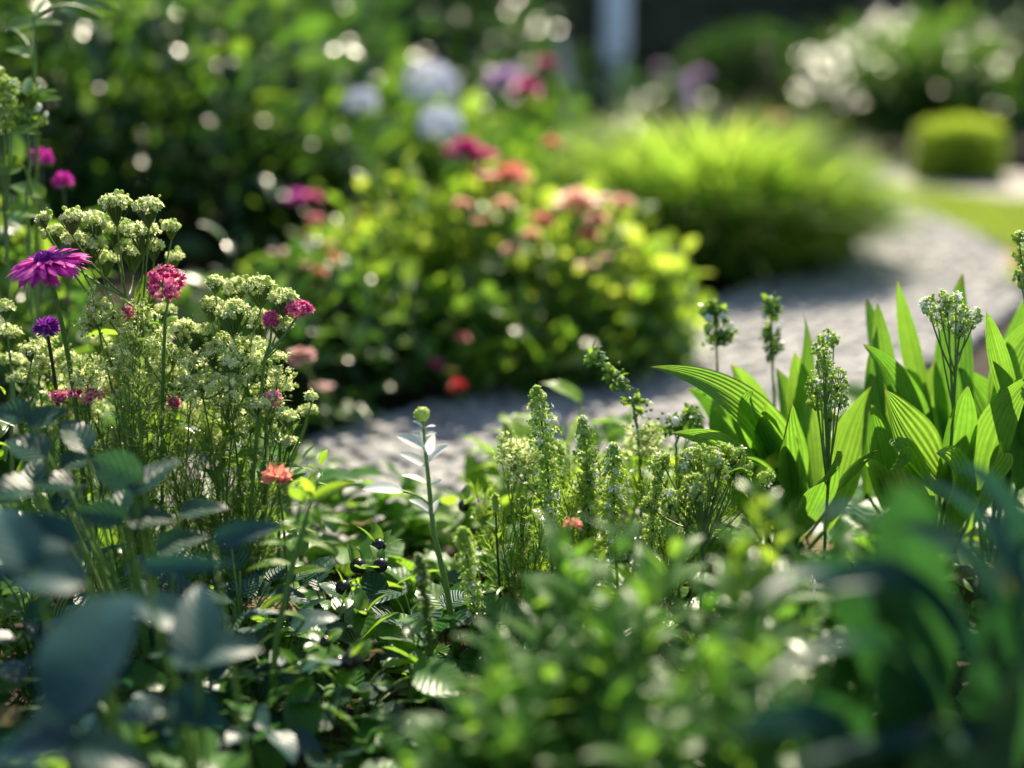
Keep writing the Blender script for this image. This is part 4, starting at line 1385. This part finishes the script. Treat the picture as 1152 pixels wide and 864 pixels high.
def white_leaf_stem():
    r = np.random.default_rng(241)
    d = 1.27
    pts = [(509, 700), (500, 650), (488, 600), (484, 560), (480, 520), (477, 485), (475, 466)]
    base = foot(512, d)
    root = thing('white_leaved_stem', 'green stem with pairs of white oblong leaves and a round bud tip', 'plant', base)
    q = np.array([base] + [P(x, y, d) for x, y in pts])
    MB().add(tube(q, np.array([.0032, .003, .0027, .0025, .0022, .0018, .0014, .0011]), 8)).build('stem', M['stem'], root)
    MB().inst(ball_T(12, 8), orient(P(475, 466, d), (0, 0, 1), 0, .0068)).inst(FL5, orient(P(475, 466, d) + rnd_dirs(r, 40) * .0062, rnd_dirs(r, 40), 0, .0022)).build('bud', M['bud'], root)
    T = leaf_T(4, 8, 'oval', .42, .2, .5, .2)
    fo = MB()
    for (x0, y0, x1, y1) in [(477, 482, 466, 474), (477, 482, 489, 479), (477, 490, 464, 486), (478, 490, 490, 487), (479, 505, 448, 490), (479, 504, 470, 488), (480, 525, 452, 510), (480, 520, 503, 501), (480, 512, 488, 490), (482, 545, 454, 534), (484, 545, 496, 540), (486, 578, 462, 562), (486, 578, 494, 562), (455, 553, 410, 549)]:
        a, b_ = P(x0, y0, d), P(x1, y1, d + r.uniform(-.012, .0))
        fo.inst(T, orient(a, b_ - a, r.normal(0, .2), np.linalg.norm(b_ - a) * 1.08, (0, -.5, .9)))
    q2 = P(486, 572, d)
    fo.build('leaves', M['white'], root)
    MB().add(tube(bez(q2, P(475, 556, d), P(450, 552, d), 5), .001, 5)).build('leaf_stalk', M['stem'], root)
    return root


white_leaf_stem()


def narrow_leaf_stem():
    r = np.random.default_rng(251)
    d = 1.18
    base = foot(296, d)
    root = thing('narrow_leaved_stem', 'tall jointed stem with narrow paired leaves rising from the ground cover', 'plant', base)
    q = np.array([base] + [P(x, y, d) for x, y in [(304, 790), (312, 710), (328, 640), (340, 600), (350, 562)]])
    MB().add(tube(q, np.linspace(.0036, .0016, 6), 8)).build('stem', M['stem'], root)
    fo = MB()
    T = leaf_T(4, 8, 'lance', .24, .3, .7, .3)
    for (x0, y0, x1, y1) in [(350, 562, 352, 528), (350, 562, 402, 541), (350, 565, 385, 540), (352, 560, 322, 545), (345, 580, 395, 590), (342, 592, 300, 600), (338, 605, 380, 622), (335, 618, 290, 610), (330, 635, 275, 640), (328, 645, 372, 640), (322, 670, 290, 690), (318, 690, 350, 700), (310, 730, 350, 770), (350, 570, 365, 600), (340, 600, 312, 585), (352, 562, 338, 535)]:
        a, b_ = P(x0, y0, d), P(x1, y1, d + r.uniform(-.03, .03))
        fo.inst(T, orient(a, b_ - a, r.normal(0, .4), np.linalg.norm(b_ - a), (0, -.2, 1)))
    fo.build('leaves', M['fresh_vein'], root)


narrow_leaf_stem()

# orange and coral blossoms in the ground cover, one yellow leaf
for (x, y, d, w_, m, nm, lab) in [(312, 538, 1.27, 19, 'coral', 'coral_flower', 'ragged orange red blossom at the foot of the left clump'), (644, 592, 1.24, 11, 'coral', 'coral_flower', 'tiny coral blossom below the green spikes')]:
    r = np.random.default_rng(x)
    b0 = foot(x - 5, d)
    rt = thing(nm, lab, 'flower', b0)
    c = P(x, y, d)
    MB().add(tube(bez(b0, (b0 + c) / 2 + [.01, 0, .01], c, 6), .0014, 5)).build('stem', M['stem'], rt)
    bb = MB()
    n = 46
    u = nrm(rnd_dirs(r, n, -.3) * [1.3, .8, .8])
    bb.inst(leaf_T(2, 3, 'petal', .4, .3, .9, .3), orient(np.tile(c, (n, 1)) + u * .002, u, r.uniform(0, 6, n), w_ * d / F_PX * r.uniform(.6, 1.1, n)))
    bb.build('petals', M[m], rt)


# ------------------------------------------------------------------ ribbed broad leaves on the right
def blade_T(p0, pc, p1, W, face, kind='hosta', cup=.35, ribs=9, rib=.02, nu=22, nv=26, twist=0.):
    c = bez(p0, pc, p1, nv)
    t = nrm(np.gradient(c, axis=0))
    s = nrm(np.cross(t, np.broadcast_to(face, t.shape)))
    n = np.cross(s, t)
    v = np.linspace(0, 1, nv + 1)
    tw = (twist * v)[:, None]
    s, n = s * np.cos(tw) + n * np.sin(tw), n * np.cos(tw) - s * np.sin(tw)
    u = np.linspace(-1, 1, nu + 1)
    wd = profile(kind, v)[:, None] * W / 2
    U, Vv = np.meshgrid(u, v)
    h = cup * np.abs(U) ** 1.4 * wd + .05 * W * np.sin(Vv * 9 + 2 * np.sign(U) + W * 400) * np.abs(U) ** 2 * wd / (W / 2) + rib * W * np.cos(U * PI * ribs) * (wd / (W / 2)) * .5
    pts = c[:, None] + s[:, None] * (U * wd)[..., None] + n[:, None] * h[..., None]
    i = (np.arange(nv)[:, None] * (nu + 1) + np.arange(nu)[None]).ravel()
    F = np.stack([i, i + 1, i + nu + 2, i + nu + 1], 1)
    return pts.reshape(-1, 3), [F], np.stack([(U + 1) / 2, Vv], -1).reshape(-1, 2)


def ribbed_plant(label, base, leaves, seed, mat='hosta', group='ribbed leaf plants on the right', name='ribbed_leaf_plant', ribs=9, rib=.02, tipmat=None, face0=None):
    r = np.random.default_rng(seed)
    root = thing(name, label, 'plant', base, group)
    for (x0, y0, d0, x1, y1, d1, W, bulge, fx) in leaves:
        p0, p1 = P(x0, y0, d0), P(x1, y1, d1)
        p0 = p0 * .72 + np.array([base[0] * .5 + p0[0] * .5, base[1], 0]) * .28
        L = np.linalg.norm(p1 - p0)
        pc = (p0 + p1) / 2 + np.array([0, 0, bulge * L]) + r.normal(0, .085, 3) * L
        out_ = np.sign(p1[0] - base[0]) * r.uniform(0, .08)
        pc = pc + np.array([0, .05, r.uniform(.02, .2)]) * L
        p1 = p1 + np.array([out_, 0, -.02]) * L
        p1 = p1 + np.array([r.normal(0, .10), -.16, -.03]) * L
        face = nrm(np.array([fx, -.85, .35]) + r.normal(0, .18, 3))
        if face0 is not None:
            face = nrm(np.asarray(face0) + r.normal(0, .15, 3))
        b = MB().add(blade_T(p0, pc, p1, W * (d0 + d1) / 2 / F_PX, face, twist=r.normal(0, .5), cup=r.uniform(.15, .6), ribs=ribs + r.uniform(-1.5, 1.5), rib=rib * r.uniform(.3, 1)))
        g = np.asarray(base, float) + r.normal(0, .012, 3) * [1, 1, 0]
        o = b.build('leaf', M[mat], root)
        MB().add(tube(bez(g, (g + p0) / 2, p0 + (pc - p0) * .05, 6), np.linspace(.003, .002, 7), 6)).build('leaf_stalk', M['stem'], o)
        if tipmat and x1 == 1134:
            MB().add(blade_T(p0 * .06 + p1 * .94, p1 * .97 + p0 * .03 + [0, -.001, 0], p1 + (p1 - p0) * .06, 10 * d1 / F_PX, face, ribs=3)).build('leaf_tip', M[tipmat], o)
    return root


ribbed_plant('ribbed leaf plant beside the white budded spikes with one long arching leaf', foot(885, 1.5),
             [(912, 520, 1.42, 788, 392, 1.38, 46, .22, -.2), (884, 520, 1.46, 892, 330, 1.5, 34, 0, .3), (920, 530, 1.4, 826, 425, 1.38, 46, .1, -.5), (850, 520, 1.46, 786, 424, 1.5, 34, .05, -.4), (875, 525, 1.5, 838, 395, 1.52, 40, .05, .1), (900, 525, 1.5, 870, 400, 1.55, 44, .02, .2), (930, 530, 1.44, 905, 380, 1.5, 40, .0, .4), (860, 535, 1.38, 795, 470, 1.33, 34, .12, -.3), (950, 540, 1.42, 955, 420, 1.46, 40, 0, 0), (870, 520, 1.42, 850, 440, 1.4, 40, .05, 0), (905, 535, 1.38, 880, 440, 1.36, 44, .02, .3), (830, 520, 1.44, 812, 430, 1.46, 34, .05, -.2), (880, 570, 1.40, 830, 500, 1.32, 40, .15, -.3), (910, 580, 1.38, 905, 490, 1.31, 44, .12, 0), (940, 580, 1.42, 985, 490, 1.36, 44, .15, .3), (860, 570, 1.45, 800, 510, 1.42, 36, .15, -.4), (900, 575, 1.36, 860, 520, 1.28, 40, .2, -.2)], 301)
ribbed_plant('ribbed leaf plant with a large arching leaf under the white flecked umbel', foot(1070, 1.48),
             [(1085, 512, 1.38, 953, 416, 1.32, 62, .16, -.3), (1078, 515, 1.36, 1082, 418, 1.36, 52, .02, .05), (1018, 500, 1.44, 958, 322, 1.5, 26, .06, -.4), (1025, 480, 1.5, 1000, 318, 1.56, 26, 0, .2), (1060, 470, 1.46, 1038, 296, 1.5, 26, .0, -.5), (1090, 470, 1.46, 1070, 288, 1.52, 44, .05, -.3), (965, 520, 1.44, 985, 345, 1.5, 36, .02, .3), (1040, 500, 1.44, 985, 370, 1.42, 42, .1, -.2), (1000, 530, 1.4, 960, 440, 1.38, 40, .05, .2), (1040, 520, 1.46, 1050, 390, 1.5, 46, 0, .1), (1060, 520, 1.5, 1020, 400, 1.52, 50, .03, 0), (1050, 580, 1.40, 1000, 490, 1.32, 46, .15, -.3), (1080, 580, 1.38, 1075, 490, 1.30, 48, .1, 0), (1020, 575, 1.42, 960, 500, 1.36, 40, .16, -.3), (1095, 575, 1.4, 1130, 495, 1.34, 44, .14, .3)], 302)
ribbed_plant('ribbed leaf plant at the right edge with a red tipped leaf', foot(1125, 1.46),
             [(1112, 512, 1.36, 1134, 405, 1.36, 44, .04, .1), (1150, 470, 1.42, 1170, 330, 1.44, 40, .03, .2), (1130, 480, 1.44, 1110, 365, 1.46, 44, .02, -.2), (1160, 500, 1.4, 1145, 390, 1.38, 44, .05, .1), (1165, 420, 1.4, 1118, 335, 1.36, 24, .12, -.2), (1140, 500, 1.46, 1095, 400, 1.5, 50, .04, 0), (1180, 520, 1.42, 1160, 420, 1.42, 50, .04, .1), (1110, 480, 1.5, 1140, 300, 1.55, 36, .02, .3), (1100, 520, 1.44, 1150, 440, 1.4, 40, .05, .2)], 303, tipmat='coral')
# small bright leaves around the upper left bud cluster
leafy_plant('small leafy twig with bright yellow green leaves at the upper left', foot(20, 1.52), [(32, 97, 1.5, 32, 12, 100), (54, 112, 1.5, 34, 14, 5), (50, 104, 1.49, 30, 9, 20), (15, 152, 1.48, 60, 26, 190), (20, 60, 1.55, 40, 22, 150), (5, 190, 1.5, 40, 30, 200), (30, 215, 1.55, 50, 24, 150), (40, 30, 1.6, 60, 34, 20), (90, 15, 1.65, 60, 30, 150), (110, 5, 1.65, 60, 30, -30), (20, 240, 1.5, 50, 24, 170)], 'fresh', 191, None, 'leafy_twig', hub=P(38, 20, 1.56))
shrub('leafy_shrub', 'mid height leafy shrub behind the purple flowers at the left edge', 'shrub', foot(15, 1.85), .17, .13, .46, 420, .05, M['mid'], 192, 'shrubs of the far beds', T=L_OVAL, mat2=M['fresh'], share2=.3)


# ------------------------------------------------------------------ blurred plants nearest the camera
def leafy_stems(label, base_px, d, tops, seed, Lpx=60, Wpx=16, mat='mid', per=26, group='leafy plants close to the camera', span=.75, T=None):
    r = np.random.default_rng(seed)
    base = foot(base_px, d)
    root = thing('leafy_plant', label, 'plant', base, group)
    st, fo = MB(), MB()
    T = T or leaf_T(4, 7, 'lance', Wpx / Lpx * 1.25, .25, .8, .25)
    for (x, y, dd) in tops:
        tp = P(x, y, d + dd)
        q = wiggle_stem(base + r.normal(0, .02, 3) * [1, 1, 0], tp, r, .04, 10)
        st.add(tube(q, np.linspace(.0026, .0012, 11), 6))
        t = 1 - span * np.linspace(0, 1, per)
        i = np.clip((t * 10).astype(int), 0, 9)
        p = q[i] + (q[i + 1] - q[i]) * (t * 10 - i)[:, None]
        a = np.arange(per) * 2.4 + r.normal(0, .2, per)
        el = np.clip(1.0 * (t - .55) * 2 + r.normal(.1, .22, per), -.3, 1.2)
        dr = np.stack([np.cos(a) * np.cos(el), np.sin(a) * np.cos(el), np.sin(el)], 1)
        s = Lpx * d / F_PX * r.uniform(.65, 1.15, per) * np.clip(.45 + 2.5 * (1 - t), 0, 1)
        fo.inst(T, orient(p, dr, r.normal(0, .25, per), s))
    st.build('stem', M['stem'], root)
    fo.build('foliage', M[mat], root)


leafy_stems('blurred leafy plant in the middle foreground with narrow green leaves', 690, .94, [(700, 600, 0), (650, 640, .03), (735, 650, -.03), (600, 680, .05), (770, 610, .06), (680, 710, -.05), (560, 720, .04), (630, 600, .08), (740, 720, -.06), (800, 670, .02), (610, 760, -.04), (700, 790, -.08)], 401, 95, 27, 'soft', 30)
leafy_stems('blurred leafy plant low in the foreground left of centre', 560, .90, [(560, 750, 0), (610, 780, -.02), (520, 790, .03), (650, 760, .02), (490, 830, .02), (580, 830, -.05), (700, 820, -.04), (450, 860, 0)], 402, 95, 32, 'soft', 30)
leafy_stems('blurred plant with a pale yellow green leaf whorl before the ribbed leaves', 850, .94, [(855, 545, 0), (885, 590, .04), (830, 610, -.02)], 403, 90, 30, 'fresh')
leafy_stems('blurred dark leafy plant at the bottom right of centre', 820, .84, [(800, 730, 0), (860, 720, -.03), (760, 780, .02), (900, 790, -.02), (830, 820, -.05), (940, 830, -.05), (720, 840, -.04)], 404, 110, 32, 'soft', 30)

leafy_stems('blurred leafy plant between the ribbed leaves and the dark long blades', 960, 1.02, [(940, 610, 0), (985, 590, .04), (900, 640, .03), (1020, 620, .05), (960, 680, -.04), (880, 690, .0), (1060, 620, .06)], 405, 90, 28, 'soft', 28)

GF = 'long leaved plants in the right foreground'
ribbed_plant('dark green plant with huge blurred blades filling the right foreground', foot(1085, .88),
             [(1060, 800, 0.84, 985, 498, 0.8, 92, 0.05, -0.3), (1040, 800, 0.88, 905, 610, 0.9, 70, 0.14, -0.4), (1120, 830, 0.86, 1050, 610, 0.82, 80, 0.02, 0.1), (1110, 760, 0.9, 1140, 520, 0.9, 50, 0.02, 0.3), (1160, 800, 0.86, 1185, 560, 0.86, 80, 0.05, 0.2), (1050, 880, 0.82, 930, 730, 0.78, 70, 0.18, -0.3), (1080, 900, 0.82, 1000, 690, 0.78, 76, 0.1, -0.2), (1150, 880, 0.8, 1100, 700, 0.76, 84, 0.1, 0.1), (1030, 790, 0.92, 1010, 600, 0.94, 60, 0.06, 0.2), (1100, 900, 0.78, 1060, 770, 0.75, 80, 0.12, 0), (1180, 900, 0.78, 1160, 700, 0.75, 80, 0.1, 0.2), (1020, 900, 0.8, 890, 800, 0.78, 60, 0.2, -0.3)], 411, 'lance', GF, 'long_leaved_plant', 5, .012)
ribbed_plant('blurred plant with grey gleaming level leaves at the right edge', foot(1120, .9),
             [(1120, 610, .86, 925, 548, .84, 46, .16, 0), (1160, 720, .74, 880, 815, .70, 60, .25, 0), (1150, 600, .84, 1010, 560, .80, 50, .10, .1), (1175, 570, .86, 1060, 520, .88, 46, .14, .1), (1080, 740, .76, 870, 725, .72, 50, .2, 0), (1130, 680, .8, 950, 640, .78, 56, .2, 0), (1190, 560, .9, 1100, 505, .92, 44, .1, .1), (1180, 640, .82, 1080, 610, .78, 56, .16, .1), (1060, 700, .80, 860, 650, .80, 44, .2, 0), (1000, 800, .74, 800, 790, .72, 46, .2, 0)], 412, 'teal', GF, 'long_leaved_plant', 5, .012, face0=(0, -.45, .9))
